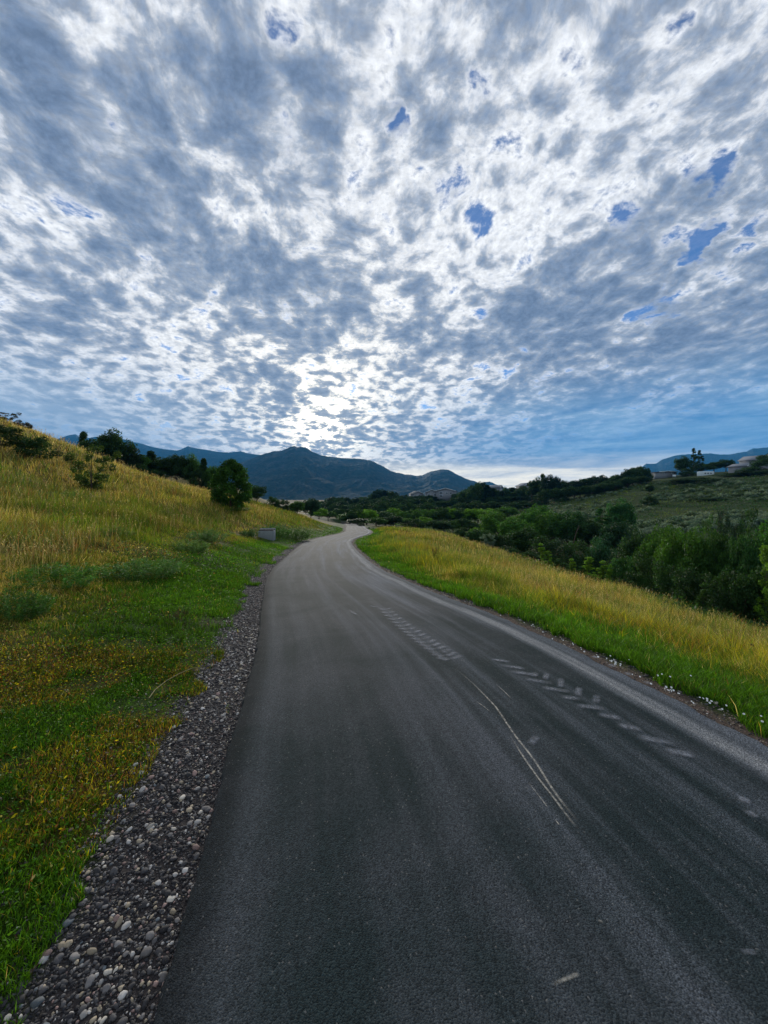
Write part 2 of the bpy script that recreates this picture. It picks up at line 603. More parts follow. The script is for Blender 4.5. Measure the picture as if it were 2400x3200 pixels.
def weights(x, y, s):
    """palette weights at ground points"""
    n1 = fbm(x * .35 + 4, y * .35 + 1, 4)
    n2 = fbm(x * 1.3 + 40, y * 1.3 + 11, 3)
    n3 = fbm(x * .12 + 70, y * .12 + 21, 3)
    n4 = fbm(x * .5 + 170, y * .5 + 91, 3)
    W = np.zeros((len(x), 9)) + 0.01
    L = s < 0
    a = np.abs(s) - HW
    lush = np.where(L, sstep(a, 3.4 + 3 * (n1 - .5), 1.6), sstep(a, 2.5 + 4.4 * (n4 - .5), .7))
    W[:, 0] += lush * (.9 + 1.2 * sstep(n2, .4, .6))
    W[:, 1] += lush * .5
    mead = 1 - lush
    up = np.where(L, sstep(a, 4, 22), sstep(a, 1.5, 9))
    gold = sstep(n1 * .5 + n3 * .5 + np.where(L, .09, .08) * up - .02, .45, .60)
    W[:, 2] += mead * (.9 - .25 * gold) * 1.6
    W[:, 3] += mead * gold * (.55 + .45 * up)
    W[:, 4] += mead * sstep(a, 15, 26) * L * 1.5 + mead * gold * .25
    W[:, 5] += mead * sstep(n4, .54, .68) * .55
    W[:, 0] += mead * (1 - gold) * sstep(n4, .55, .38) * (1.0 - .45 * up)
    W[:, 7] += mead * (~L) * sstep(a, 9, 2) * sstep(n4, .36, .52) * .8
    W[:, 6] += mead * sstep(n3, .52, .40) * .55 * (1 - .6 * gold)
    # worn olive and yellow turf in the left foreground
    w1 = L * sstep(y, 4.7, 3.7) * sstep(n2 * .6 + n1 * .4, .36, .52) * sstep(y, 1.5, 2.2)
    W[:, 0] *= (1 - .55 * w1)
    W[:, 1] *= (1 - .3 * w1)
    W[:, 7] += w1 * .7
    W[:, 5] += w1 * .55
    W[:, 8] += w1 * .8 + L * sstep(a, 2.2, .5) * (y < 6) * sstep(n4, .48, .60) * .9
    W[:, 2] += w1 * .5
    # creek floor and far side
    far = np.maximum(sstep(s, 22, 40), sstep(y, 88, 100) * (x > -22))
    W[:, 1] += far * 2.0
    W[:, 6] += far * .8
    mid = mead * (~L) * sstep(n1, .42, .54)
    W[:, 6] += mid * 1.1 + mead * L * sstep(n4, .56, .66) * .8
    W[:, 2] += mid * .5
    W[:, 3] *= (1 - .70 * mid)
    W[:, 0] += mid * .5
    W[:, 2] *= (1 - .7 * far)
    W[:, 5] *= (1 - .7 * far)
    W[:, 3] *= (1 - .85 * far)
    W[:, 4] *= (1 - .8 * far)
    return W


def pick(W, r):
    c = np.cumsum(W, 1)
    c = c / c[:, -1:]
    return (r[:, None] > c).sum(1).clip(0, 8)


# ------------------------------------------------------------------ materials
def new_mat(name):
    m_ = bpy.data.materials.new(name)
    m_.use_nodes = True
    m_.node_tree.nodes.clear()
    return m_, NG(m_.node_tree)


def finish(gg, bsdf, bump=None, strength=0.5, dist=0.02):
    out = gg.node('ShaderNodeOutputMaterial')
    if bump is not None:
        b = gg.node('ShaderNodeBump')
        b.inputs['Strength'].default_value = strength
        b.inputs['Distance'].default_value = dist
        gg.put(b.inputs['Height'], bump)
        gg.l.new(b.outputs[0], bsdf.inputs['Normal'])
    gg.l.new(bsdf.outputs[0], out.inputs[0])


def principled(gg, color, rough=.8, spec=.3, metal=0.0):
    b = gg.node('ShaderNodeBsdfPrincipled')
    gg.put(b.inputs['Base Color'], color)
    gg.put(b.inputs['Roughness'], rough)
    gg.put(b.inputs['Specular IOR Level'], spec)
    gg.put(b.inputs['Metallic'], metal)
    return b


def simple_mat(name, color, rough=.8, spec=.3, var=.25, scale=4.0, metal=0.0):
    m_, gg = new_mat(name)
    t = gg.node('ShaderNodeTexCoord').outputs['Object']
    n = gg.noise(t, scale, 5, .6)
    c = gg.mix(n, tuple(x * (1 - var) for x in color), tuple(min(1, x * (1 + var)) for x in color))
    finish(gg, principled(gg, c, rough, spec, metal), n, .2, .01)
    return m_


def plant_mat(name, use_obj=True, trans=.35, rough=.6, spec=.15):
    m_, gg = new_mat(name)
    a = gg.node('ShaderNodeAttribute', attribute_name='Col').outputs['Color']
    if use_obj:
        oi = gg.node('ShaderNodeObjectInfo').outputs['Color']
        a = gg.v('MULTIPLY', a, oi)
    p = principled(gg, a, rough, spec)
    tr = gg.node('ShaderNodeBsdfTranslucent')
    gg.put(tr.inputs[0], gg.v('MULTIPLY', a, (1.25, 1.15, .6)))
    mx = gg.node('ShaderNodeMixShader')
    mx.inputs[0].default_value = trans
    gg.l.new(p.outputs[0], mx.inputs[1])
    gg.l.new(tr.outputs[0], mx.inputs[2])
    out = gg.node('ShaderNodeOutputMaterial')
    gg.l.new(mx.outputs[0], out.inputs[0])
    return m_


M_LEAF = plant_mat('foliage')
M_GRASS = plant_mat('grass_blades', use_obj=False, trans=.40)
M_BARK = simple_mat('bark', (.085, .065, .05), .95, .1, .4, 6)
M_PALEBARK = simple_mat('pale_bark', (.24, .22, .19), .9, .1, .3, 6)

# land
m_land, gg = new_mat('soil_and_turf')
a = gg.node('ShaderNodeAttribute', attribute_name='Col').outputs['Color']
t = gg.node('ShaderNodeTexCoord').outputs['Object']
n = gg.noise(t, 9.0, 6, .65)
n2 = gg.noise(t, 70.0, 3, .6)
c = gg.mix(gg.rng(n, .3, .7), gg.v('MULTIPLY', a, (.55, .55, .6)), gg.v('MULTIPLY', a, (1.25, 1.2, 1.1)))
c = gg.mix(gg.m('MULTIPLY', gg.rng(n2, .35, .65), .4), c, gg.v('MULTIPLY', c, (.5, .45, .45)))
finish(gg, principled(gg, c, .95, .1), gg.m('ADD', n, n2), .7, .03)


def sgrid(n, k, lo, hi):
    u_ = np.linspace(-1 if lo is None else -math.asinh(lo / k), math.asinh(hi / k), n)
    return k * np.sinh(u_)


gx = sgrid(560, 2.5, 7000, 7000)
gy = sgrid(560, 2.5, 900, 7500)
GX, GY = np.meshgrid(gx, gy)
gz, gs, gyc = Hs(GX, GY)
nv = GX.size
xf, yf, zf, sf = GX.ravel(), GY.ravel(), gz.ravel(), gs.ravel()
Wg = weights(xf, yf, sf)
Wg /= Wg.sum(1, keepdims=True)
cg = Wg @ PAL
cg *= 0.30
# shoulders of the road
aL = -sf - HW
gravelL = sstep(aL + .10 * (fbm(xf * 3, yf * 3, 2) - .5), .53, .42) * (sf < 0)
aR = sf - HW
gravelR = sstep(aR + .12 * (fbm(xf * 3, yf * 3, 2) - .5), .30, .20) * (sf > 0)
cg = cg * (1 - gravelL[:, None]) + np.array((.050, .045, .045)) * gravelL[:, None]
cg = cg * (1 - gravelR[:, None]) + np.array((.115, .088, .070)) * gravelR[:, None]
idx = np.arange(nv).reshape(GX.shape)
q = np.stack([idx[:-1, :-1], idx[:-1, 1:], idx[1:, 1:], idx[1:, :-1]], -1).reshape(-1, 4)
me = make_mesh('ground', np.stack([xf, yf, zf], 1), q, col=cg, smooth=True)
link('ground', me, m_land, kind='structure')

# ------------------------------------------------------------------ road
m_road, gg = new_mat('asphalt')
uvn = gg.node('ShaderNodeUVMap')
uvn.uv_map = 'UVMap'
su, tv, _ = gg.sep(uvn.outputs[0])
UV = uvn.outputs[0]
nl = gg.noise(gg.comb(gg.m('MULTIPLY', su, 3.2), gg.m('MULTIPLY', tv, .16)), 1.0, 4, .6, dim='2D')      # tracks along the road
nf = gg.noise(gg.comb(gg.m('MULTIPLY', su, 12), gg.m('MULTIPLY', tv, .7)), 1.0, 4, .6, dim='2D')
npatch = gg.noise(UV, .9, 5, .62, .4, dim='2D')
ngr = gg.noise(UV, 150, 2, .7, dim='2D')
nst = gg.voro(UV, 170, 'F1', 'Color', dim='2D')
sr, sg_, sb = gg.sep(nst)
vd = gg.voro(UV, 170, 'F1', 'Distance', dim='2D')
base = gg.mix(gg.rng(gg.m('ADD', gg.m('MULTIPLY', npatch, .6), gg.m('MULTIPLY', nl, .4)), .38, .62), (.019, .029, .030, 1), (.047, .053, .057, 1))
far_t = gg.rng(tv, 1.5, 22, 0.0, 1.0, smooth=True)       # glancing sheen painted into the dusty asphalt colour, stronger with distance
dust_sheen = gg.m('MULTIPLY', gg.rng(nl, .44, .72), gg.rng(nf, .25, .7, .45, 1.0))
rightish = gg.rng(su, -.9, 1.3, .10, 1.15)
dust_sheen = gg.m('MULTIPLY', dust_sheen, gg.m('ADD', gg.m('MULTIPLY', rightish, .60), gg.m('MULTIPLY', far_t, .45)))
wob = gg.m('MULTIPLY', gg.m('SUBTRACT', gg.noise(gg.comb(gg.m('MULTIPLY', tv, .35), 3.0), 1.0, 3, .5, dim='2D'), .5), .30)
bd = gg.m('ABSOLUTE', gg.m('SUBTRACT', gg.m('ADD', su, wob), 1.42))
band_ = gg.m('MULTIPLY', gg.rng(bd, .02, .17, 1.0, 0.0, smooth=True), gg.rng(nf, .22, .6, .45, 1.0))
dust_sheen = gg.m('MAXIMUM', dust_sheen, band_)
outer = gg.rng(gg.m('ADD', su, wob), 1.45, 1.66, 0.0, .35, smooth=True)
dust_sheen = gg.m('MAXIMUM', dust_sheen, outer)
dust_sheen = gg.m('MULTIPLY', dust_sheen, gg.rng(ngr, .38, .60, .35, 1.15), clamp=True)
c = gg.mix(dust_sheen, base, gg.mix(band_, (.195, .210, .235, 1), (.27, .27, .265, 1)))
edge = gg.rng(su, -1.66, -1.50, .55, 1.0, smooth=True)
c = gg.v('SCALE', c, scale=edge)
grain = gg.rng(sr, 0, 1, .55, 1.45)
c = gg.v('SCALE', c, scale=gg.m('MULTIPLY', grain, gg.rng(ngr, .3, .7, .72, 1.28)))
spark = gg.m('GREATER_THAN', sg_, .994)
c = gg.mix(gg.m('MULTIPLY', spark, .45), c, (.22, .21, .19, 1))
finish(gg, principled(gg, c, gg.rng(dust_sheen, 0, 1, .88, .98), .07), gg.m('ADD', gg.m('MULTIPLY', vd, -.8), ngr), .55, .006)

T_ = np.concatenate([[0], np.cumsum(np.hypot(*np.diff(RP, axis=0).T))])
t0 = np.interp(0, RP[:, 1], T_)
ts = np.concatenate([np.arange(0, t0 + 8, .05), np.arange(t0 + 8, T_[-1], .5)])
cxr = np.interp(ts, T_, RP[:, 0])
cyr = np.interp(ts, T_, RP[:, 1])
tx = np.gradient(cxr)
ty = np.gradient(cyr)
ln = np.hypot(tx, ty)
tx /= ln
ty /= ln
NX, NY = ty, -tx
ss = np.array([-1.72, -1.68, -1.5, -1.1, -.7, -.35, 0, .35, .7, 1.1, 1.5, 1.68, 1.73])
jit = (fbm(ts * 2.2, ts * 0 + 5, 4) - .5) * .05 + (fbm(ts * 14, ts * 0 + 7, 3) - .5) * .030
jitR = (fbm(ts * 3.2, ts * 0 + 25, 4) - .5) * .09 + (fbm(ts * 14, ts * 0 + 17, 3) - .5) * .04
V_ = []
U_ = []
for k, s_ in enumerate(ss):
    off = s_ + (jit if s_ < -1.6 else jitR if s_ > 1.6 else 0 * jit)
    zz = prof(cyr) + .012 * (1 - (s_ / 1.7) ** 2)
    if k in (0, len(ss) - 1):
        zz = zz - .07
    V_.append(np.stack([cxr + NX * off, cyr + NY * off, zz], 1))
    U_.append(np.stack([np.full(len(ts), s_), ts - t0], 1))
V_ = np.stack(V_, 1)
U_ = np.stack(U_, 1)
idx = np.arange(V_.shape[0] * V_.shape[1]).reshape(V_.shape[:2])
q = np.stack([idx[:-1, :-1], idx[:-1, 1:], idx[1:, 1:], idx[1:, :-1]], -1).reshape(-1, 4)
link('road', make_mesh('road', V_.reshape(-1, 3), q, uv=U_.reshape(-1, 2), smooth=True), m_road, kind='structure')


def road_z(x, y):
    s, yc = road_st(np.array([x]), np.array([y]))
    return float(prof(yc[0]) + .012 * (1 - (s[0] / 1.7) ** 2))


def on_road(px, py):
    d = EYE * F / max(py - HY, 5)
    for _ in range(12):
        x = (px - CX) / F * d
        d = .5 * d + .5 * (EYE - road_z(x, d)) * F / (py - HY)
    x = (px - CX) / F * d
    return x, d


def mark_mat(name, color, dens):
    m_, gg = new_mat(name)
    uvn = gg.node('ShaderNodeUVMap')
    uvn.uv_map = 'UVMap'
    t = gg.node('ShaderNodeTexCoord').outputs['Object']
    su, tv, _ = gg.sep(uvn.outputs[0])
    e = gg.m('SUBTRACT', 1.0, gg.m('ABSOLUTE', gg.m('MULTIPLY', gg.m('SUBTRACT', su, .5), 2.0)))
    n = gg.noise(t, 55, 4, .7)
    n2 = gg.noise(t, 9, 3, .6)
    al = gg.m('MULTIPLY', gg.rng(e, 0.0, .85, 0, 1, smooth=True), gg.rng(n, .36, .62, .25, 1.0))
    ee = gg.m('SUBTRACT', 1.0, gg.m('ABSOLUTE', gg.m('MULTIPLY', gg.m('SUBTRACT', tv, .5), 2.0)))
    al = gg.m('MULTIPLY', al, gg.rng(ee, 0, .6, 0, 1, smooth=True))
    al = gg.m('MULTIPLY', al, gg.m('MULTIPLY', gg.rng(n2, .3, .65, .35, 1.0), dens), clamp=True)
    p = principled(gg, color, .9, .2)
    tr = gg.node('ShaderNodeBsdfTransparent')
    mx = gg.node('ShaderNodeMixShader')
    gg.put(mx.inputs[0], al)
    gg.l.new(tr.outputs[0], mx.inputs[1])
    gg.l.new(p.outputs[0], mx.inputs[2])
    out = gg.node('ShaderNodeOutputMaterial')
    gg.l.new(mx.outputs[0], out.inputs[0])
    return m_


def strips(name, lines, mat, lift):
    """lines: (pixel polyline, width in metres); thin sheets lying on the asphalt"""
    V, Q, UVs = [], [], []
    for pts, w in lines:
        P3 = [np.array(on_road(*p)) for p in pts]
        P3 = np.array(P3)
        if len(P3) > 2:
            P3 = catmull(P3, 6)
        else:
            P3 = np.array([P3[0] + (P3[1] - P3[0]) * k / 4 for k in range(5)])
        n_ = len(P3)
        b = len(V)
        for i in range(n_):
            d = P3[min(i + 1, n_ - 1)] - P3[max(i - 1, 0)]
            d = d / max(np.hypot(*d), 1e-6)
            for sgn in (-1, 1):
                x = P3[i][0] + d[1] * sgn * w / 2
                y = P3[i][1] - d[0] * sgn * w / 2
                V.append((x, y, road_z(x, y) + lift))
                UVs.append(((sgn + 1) / 2, i / (n_ - 1)))
        for i in range(n_ - 1):
            Q.append((b + 2 * i, b + 2 * i + 1, b + 2 * i + 3, b + 2 * i + 2))
    me = make_mesh(name, np.array(V), Q, uv=np.array(UVs))
    return link(name, me, mat, kind='structure')


m_scr = mark_mat('scraped_asphalt', (.50, .46, .38, 1), 1.0)
m_tyre = mark_mat('dried_mud', (.22, .23, .25, 1), .95)
strips('road_scratches', [
    ([(1415, 2085), (1473, 2133), (1540, 2201), (1557, 2222), (1608, 2298), (1667, 2374), (1726, 2467), (1776, 2534), (1817, 2583)], .022),
    ([(1589, 2291), (1624, 2349), (1675, 2424), (1734, 2500), (1785, 2568), (1814, 2597)], .018),
    ([(1650, 2446), (1692, 2500), (1713, 2528)], .009), ([(1734, 2562), (1749, 2583)], .010),
    ([(1549, 2139), (1575, 2162), (1600, 2187)], .010), ([(1485, 2192), (1510, 2208), (1534, 2228)], .008),
    ([(1725, 3082), (1770, 3062), (1812, 3045)], .016), ([(1868, 2880), (1885, 2884)], .012),
], m_scr, .005)
bars = []
for i in range(16):
    f = i / 15
    cx_, cy_ = 1205 + 195 * f ** 1.15, 1903 + 152 * f
    k = .35 + .65 * f
    bars.append(([(cx_ - 26 * k - 14, cy_ - 2 * k), (cx_ + 8 * k, cy_ + 10 * k)], .12))
    bars.append(([(cx_ + 10 * k, cy_ + 7 * k), (cx_ + 46 * k, cy_ - 8 * k)], .10))
for b in [((1633, 2122), (1734, 2137)), ((1688, 2148), (1789, 2164)), ((1751, 2177), (1819, 2187)), ((1793, 2205), (1899, 2216)), ((1861, 2232), (1945, 2247)),
          ((1924, 2266), (2013, 2281)), ((1983, 2302), (2122, 2327)), ((2072, 2344), (2181, 2364)), ((1586, 2098), (1690, 2112)), ((1556, 2078), (1650, 2092)),
          ((1530, 2060), (1600, 2070)), ((1850, 2050), (1870, 2058)), ((1900, 2076), (1925, 2086)), ((1950, 2100), (1975, 2112)), ((2010, 2128), (2035, 2140))]:
    bars.append((list(b), .095))
for (x_, y0_, y1_) in [(1708, 2102, 2127), (1754, 2118, 2152), (1809, 2146, 2178), (1865, 2172, 2200), (1672, 2100, 2116)]:
    bars.append(([(x_ + 2, y0_), (x_ - 4, y1_)], .075))
for b in [((1033, 1788), (1065, 1787)), ((1072, 1799), (1130, 1796)), ((1035, 1817), (1085, 1810)), ((1085, 1809), (1150, 1803)), ((2300, 2490), (2350, 2512)),
          ((2330, 2530), (2368, 2560)), ((1655, 2330), (1680, 2300)), ((2330, 2965), (2350, 2990)), ((1150, 1893), (1185, 1899)), ((1088, 1905), (1120, 1925))]:
    bars.append((list(b), .07))
strips('tyre_tracks', bars, m_tyre, .004)

# ------------------------------------------------------------------ gravel on the shoulders
ico_v = []
_ph = (1 + 5 ** .5) / 2
for a_, b_ in ((1, _ph), (-1, _ph), (1, -_ph), (-1, -_ph)):
    ico_v += [(a_, b_, 0), (0, a_, b_), (b_, 0, a_)]
ico_v = np.array(ico_v) / np.hypot(1, _ph)
ico_f = []
for i in range(12):
    for j in range(i + 1, 12):
        for k in range(j + 1, 12):
            e = [np.linalg.norm(ico_v[i] - ico_v[j]), np.linalg.norm(ico_v[j] - ico_v[k]), np.linalg.norm(ico_v[i] - ico_v[k])]
            if max(e) < 1.2:
                nrm = np.cross(ico_v[j] - ico_v[i], ico_v[k] - ico_v[i])
                ico_f.append((i, j, k) if nrm @ ico_v[i] > 0 else (i, k, j))


def subdiv(v, f):
    v = [tuple(p) for p in v]
    cache = {}
    out = []

    def mid(a, b):
        key = (min(a, b), max(a, b))
        if key not in cache:
            p = (np.array(v[a]) + np.array(v[b])) / 2
            v.append(tuple(p / np.linalg.norm(p)))
            cache[key] = len(v) - 1
        return cache[key]
    for a, b, c in f:
        x, y, z = mid(a, b), mid(b, c), mid(c, a)
        out += [(a, x, z), (b, y, x), (c, z, y), (x, y, z)]
    return np.array(v), out


ico2_v, ico2_f = subdiv(ico_v, ico_f)


def stones(pos, size, col, hi):
    bv, bf = (ico2_v, ico2_f) if hi else (ico_v, ico_f)
    N = len(pos)
    r = rs.rand(N, len(bv), 1) * .35 + .8
    P = bv[None] * r
    # box the pebbles a little so that they read as broken rock
    P = np.sign(P) * np.abs(P) ** .85
    sc = np.stack([1 + .5 * rs.rand(N), .75 + .4 * rs.rand(N), .45 + .35 * rs.rand(N)], 1)[:, None]
    P = P * sc * size[:, None, None]
    an = rs.rand(N) * 6.28
    c_, s_ = np.cos(an)[:, None], np.sin(an)[:, None]
    tl = (rs.rand(N) - .5)[:, None] * 1.0
    x, y, z = P[..., 0], P[..., 1], P[..., 2]
    x, z = x * np.cos(tl) - z * np.sin(tl), x * np.sin(tl) + z * np.cos(tl)
    P = np.stack([x * c_ - y * s_, x * s_ + y * c_, z], -1) + pos[:, None]
    tri = (np.array(bf)[None] + (np.arange(N) * len(bv))[:, None, None]).reshape(-1, 3)
    return P.reshape(-1, 3), tri, np.repeat(col, len(bv), 0)


def shoulder_points(side, n, y0, y1, a0, a1, power=1.0):
    lo, hi_ = np.log(y0 + 1.0), np.log(y1 + 1.0)
    yy = np.exp(lo + (hi_ - lo) * rs.rand(n)) - 1.0
    tt = np.interp(yy, RP[:, 1], T_)
    a_ = a0 + (a1 - a0) * rs.rand(n) ** power
    s_ = side * (HW + a_)
    x = np.interp(tt, ts, cxr) + np.interp(tt, ts, NX) * s_
    y = np.interp(tt, ts, cyr) + np.interp(tt, ts, NY) * s_
    return x, y, a_


STONE = np.array([(.022, .021, .024), (.045, .043, .045), (.095, .090, .090), (.20, .185, .175), (.52, .49, .45), (.40, .33, .23), (.33, .22, .19), (.55, .50, .42), (.15, .17, .18)])
pv, pt, pc, nofs = [], [], [], 0
for (side, n, y0, y1, a0, a1, smin, smax, hi, probs) in [
        (-1, 26000, .3, 4.0, -.02, .56, .003, .0085, False, [.40, .28, .15, .06, .02, .04, .03, .01, .01]),
        (-1, 3400, .3, 6.0, .03, .56, .004, .015, True, [.16, .22, .18, .14, .10, .08, .05, .04, .03]),
        (-1, 12000, 4.0, 30, -.02, .54, .007, .015, False, [.32, .24, .16, .12, .08, .03, .02, .02, .01]),
        (-1, 1600, .3, 4.0, .0, .9, .004, .011, False, [.2, .2, .18, .12, .06, .10, .1, .02, .02]),
        (1, 4200, 1.0, 7, .0, .34, .003, .007, False, [.16, .26, .25, .08, .02, .11, .10, .02, .0]),
        (1, 900, 1.5, 30, .20, .38, .006, .016, True, [.2, .25, .2, .18, .05, .06, .02, .04, .0]),
        (1, 2500, 6, 34, .0, .36, .008, .015, False, [.15, .27, .25, .13, .03, .09, .07, .01, .0])]:
    x, y, a_ = shoulder_points(side, n, y0, y1, a0, a1)
    z, s_, _ = Hs(x, y)
    # the top of the stone layer is ragged: some stones lie deeper
    sz = smin + (smax - smin) * rs.rand(n) ** 2.8
    probs = np.array(probs) / sum(probs)
    ci = rs.choice(9, n, p=probs)
    cc = STONE[ci] * (.5 + .5 * rs.rand(n, 1))
    P, tr, C = stones(np.stack([x, y, z + sz * .25], 1), sz, cc, hi)
    pv.append(P)
    pt.append(tr + nofs)
    pc.append(C)
    nofs += len(P)
m_stone, gg = new_mat('stone')
a = gg.node('ShaderNodeAttribute', attribute_name='Col').outputs['Color']
t = gg.node('ShaderNodeTexCoord').outputs['Object']
n = gg.noise(t, 120, 3, .6)
finish(gg, principled(gg, gg.mix(n, gg.v('SCALE', a, scale=.7), gg.v('SCALE', a, scale=1.25)), .8, .35), n, .3, .003)
link('gravel', make_mesh('gravel', np.concatenate(pv), tris=np.concatenate(pt), col=np.concatenate(pc), smooth=False), m_stone, kind='stuff',
     label='grey and white loose gravel along the edges of the asphalt', category='gravel')


# ------------------------------------------------------------------ mountains
m_mtn, gg = new_mat('mountain_slope')
t = gg.node('ShaderNodeTexCoord').outputs['Object']
a = gg.node('ShaderNodeAttribute', attribute_name='Col').outputs['Color']
n = gg.noise(t, .012, 8, .68)
n2 = gg.noise(t, .05, 6, .7)
rock = gg.m('MULTIPLY', gg.rng(n, .50, .62), gg.rng(n2, .42, .60), clamp=True)
c = gg.mix(gg.rng(n2, .35, .65), (.004, .022, .024, 1), (.024, .050, .042, 1))
sepa = gg.sep(a)
c = gg.mix(gg.m('MULTIPLY', rock, gg.m('ADD', .45, gg.m('MULTIPLY', sepa[0], .55))), c, (.105, .10, .10, 1))
finish(gg, principled(gg, c, .95, .05), gg.m('ADD', n2, n), .9, 14.0)


def mountain(name, sky_pts, dist, depth, back, seed, gully=.16, rocky=1.0, base=-30.0):
    sp = np.array(sky_pts, float)
    n_c = 520
    pxs = np.linspace(sp[0, 0], sp[-1, 0], n_c)
    el = (HY - np.interp(pxs, sp[:, 0], sp[:, 1])) / F
    el = el + (fbm(pxs * .06 + seed, pxs * 0, 4) - .5) * .0035 * sstep(el, .01, .05)
    rows = np.concatenate([np.linspace(0, 1, 90), 1 + np.linspace(.05, 1, 12)])
    V, C = [], []
    dl = dist * (1 + .10 * (fbm(pxs * .004 + seed, pxs * 0 + 3, 3) - .5))
    ztop = EYE + el * dl
    for r in rows:
        if r <= 1:
            d = dl - depth * (1 - r)
            x = (pxs - CX) / F * d
            prof_ = r ** 1.25
            z = base + (ztop - base) * prof_
            # spurs and gullies run down from the crest
            w = fbm(x / 260 + seed * 3, d / 420, 3)
            rg = fbm(x / 330 + w * 1.6 + seed, d / 900 + w, 5, .55, ridged=True) - .62
            z = z + rg * gully * (ztop - base) * 4 * r * (1 - r) * 1.6 + (fbm(x / 60, d / 60, 4, .6) - .5) * 26 * np.minimum(1, 5 * (1 - r)) * r
        else:
            k = r - 1
            d = dl + back * k
            x = (pxs - CX) / F * d
            z = ztop + (base - ztop) * k ** .8 - 2
        V.append(np.stack([x, d, z], 1))
        C.append(np.stack([np.full(n_c, rocky * (r ** 3)), np.full(n_c, r), np.zeros(n_c)], 1))
    V = np.stack(V)
    idx = np.arange(V.shape[0] * V.shape[1]).reshape(V.shape[:2])
    q = np.stack([idx[:-1, :-1], idx[:-1, 1:], idx[1:, 1:], idx[1:, :-1]], -1).reshape(-1, 4)
    link(name, make_mesh(name, V.reshape(-1, 3), q, col=np.concatenate(C), smooth=True), m_mtn, kind='structure')


mountain('mountain_ridge', [(600, 1500), (741, 1449), (781, 1435), (831, 1416), (853, 1411), (882, 1409), (907, 1397), (920, 1393), (928, 1397), (940, 1395), (954, 1397), (976, 1413), (998, 1420),
                            (1023, 1427), (1063, 1430), (1099, 1432), (1153, 1438), (1180, 1448), (1200, 1458), (1219, 1470), (1252, 1480), (1317, 1487), (1346, 1473),
                            (1375, 1466), (1400, 1467), (1425, 1481), (1454, 1495), (1491, 1507), (1540, 1523), (1600, 1545), (1680, 1556)], 3300, 1900, 900, 1.0)
mountain('mountain_ridge', [(60, 1420), (202, 1363), (236, 1357), (251, 1366), (280, 1368), (299, 1363), (313, 1368), (400, 1375), (434, 1385), (482, 1398), (530, 1407), (554, 1407), (588, 1395), (627, 1402),
                            (675, 1411), (714, 1414), (752, 1410), (791, 1420), (830, 1424), (900, 1445), (1000, 1480)], 4900, 2300, 900, 5.0, .14)
mountain('mountain_ridge', [(1440, 1540), (1500, 1509), (1530, 1505), (1548, 1512), (1566, 1520), (1620, 1535), (1700, 1552)], 4300, 1000, 500, 9.0, .1)
mountain('mountain_ridge', [(1900, 1520), (1985, 1465), (2008, 1457), (2020, 1449), (2050, 1449), (2072, 1436), (2099, 1426), (2134, 1420), (2200, 1417), (2270, 1421), (2335, 1411), (2354, 1402),
                            (2384, 1399), (2420, 1399), (2520, 1420), (2700, 1500)], 4600, 2200, 900, 13.0, .13)


# ------------------------------------------------------------------ grass
def blades(P, h, w, az, lean, col, tip, seg):
    """P (N,3) roots; returns verts, quads, tris, colours"""
    N = len(P)
    fx, fy = np.cos(az), np.sin(az)              # lean direction
    a2 = rs.rand(N) * 6.283
    wx, wy = np.cos(a2) * w / 2, np.sin(a2) * w / 2
    Wd = np.stack([wx, wy, 0 * wx], 1)
    L = np.stack([fx * lean, fy * lean, 0 * fx], 1)
    up = np.array([0, 0, 1.0])
    top = P + L + up * h[:, None]
    if seg == 1:
        V = np.stack([P - Wd, P + Wd, top], 1).reshape(-1, 3)
        tr = np.arange(N * 3).reshape(N, 3)
        C = np.stack([col, col, tip], 1).reshape(-1, 3)
        return V, None, tr, C
    mid = P + L * .32 + up * (h * .58)[:, None]
    V = np.stack([P - Wd * .8, P + Wd * .8, mid + Wd * .7, mid - Wd * .7, top], 1).reshape(-1, 3)
    b = (np.arange(N) * 5)[:, None]
    qd = b + np.array([0, 1, 2, 3])
    tr = b + np.array([3, 2, 4])
    C = np.stack([col, col, (col + tip) / 2, (col + tip) / 2, tip], 1).reshape(-1, 3)
    return V, qd, tr, C


def gather(parts, name, mat, **props):
    vs_, qs_, ts_, cs_ = [], [], [], []
    o = 0
    for V, Q, T, C in parts:
        vs_.append(V)
        cs_.append(C)
        if Q is not None:
            qs_.append(Q + o)
        if T is not None:
            ts_.append(T + o)
        o += len(V)
    me = make_mesh(name, np.concatenate(vs_), np.concatenate(qs_) if qs_ else None, np.concatenate(ts_) if ts_ else None, col=np.concatenate(cs_))
    return link(name, me, mat, **props)


def quads_cards(c, size, col, flat=.5, asp=.55):
    """small leaf cards around points c"""
    N = len(c)
    a = rs.randn(N, 3)
    a[:, 2] *= flat
    a /= np.linalg.norm(a, axis=1, keepdims=True)
    b = rs.randn(N, 3)
    b -= (b * a).sum(1, keepdims=True) * a
    b /= np.linalg.norm(b, axis=1, keepdims=True)
    n_ = np.cross(a, b)
    s = size[:, None]
    V = np.stack([c - a * s, c + b * s * asp + n_ * s * .12, c + a * s, c - b * s * asp + n_ * s * .12], 1).reshape(-1, 3)
    Q = (np.arange(N) * 4)[:, None] + np.arange(4)
    return V, Q, None, np.repeat(col, 4, 0)


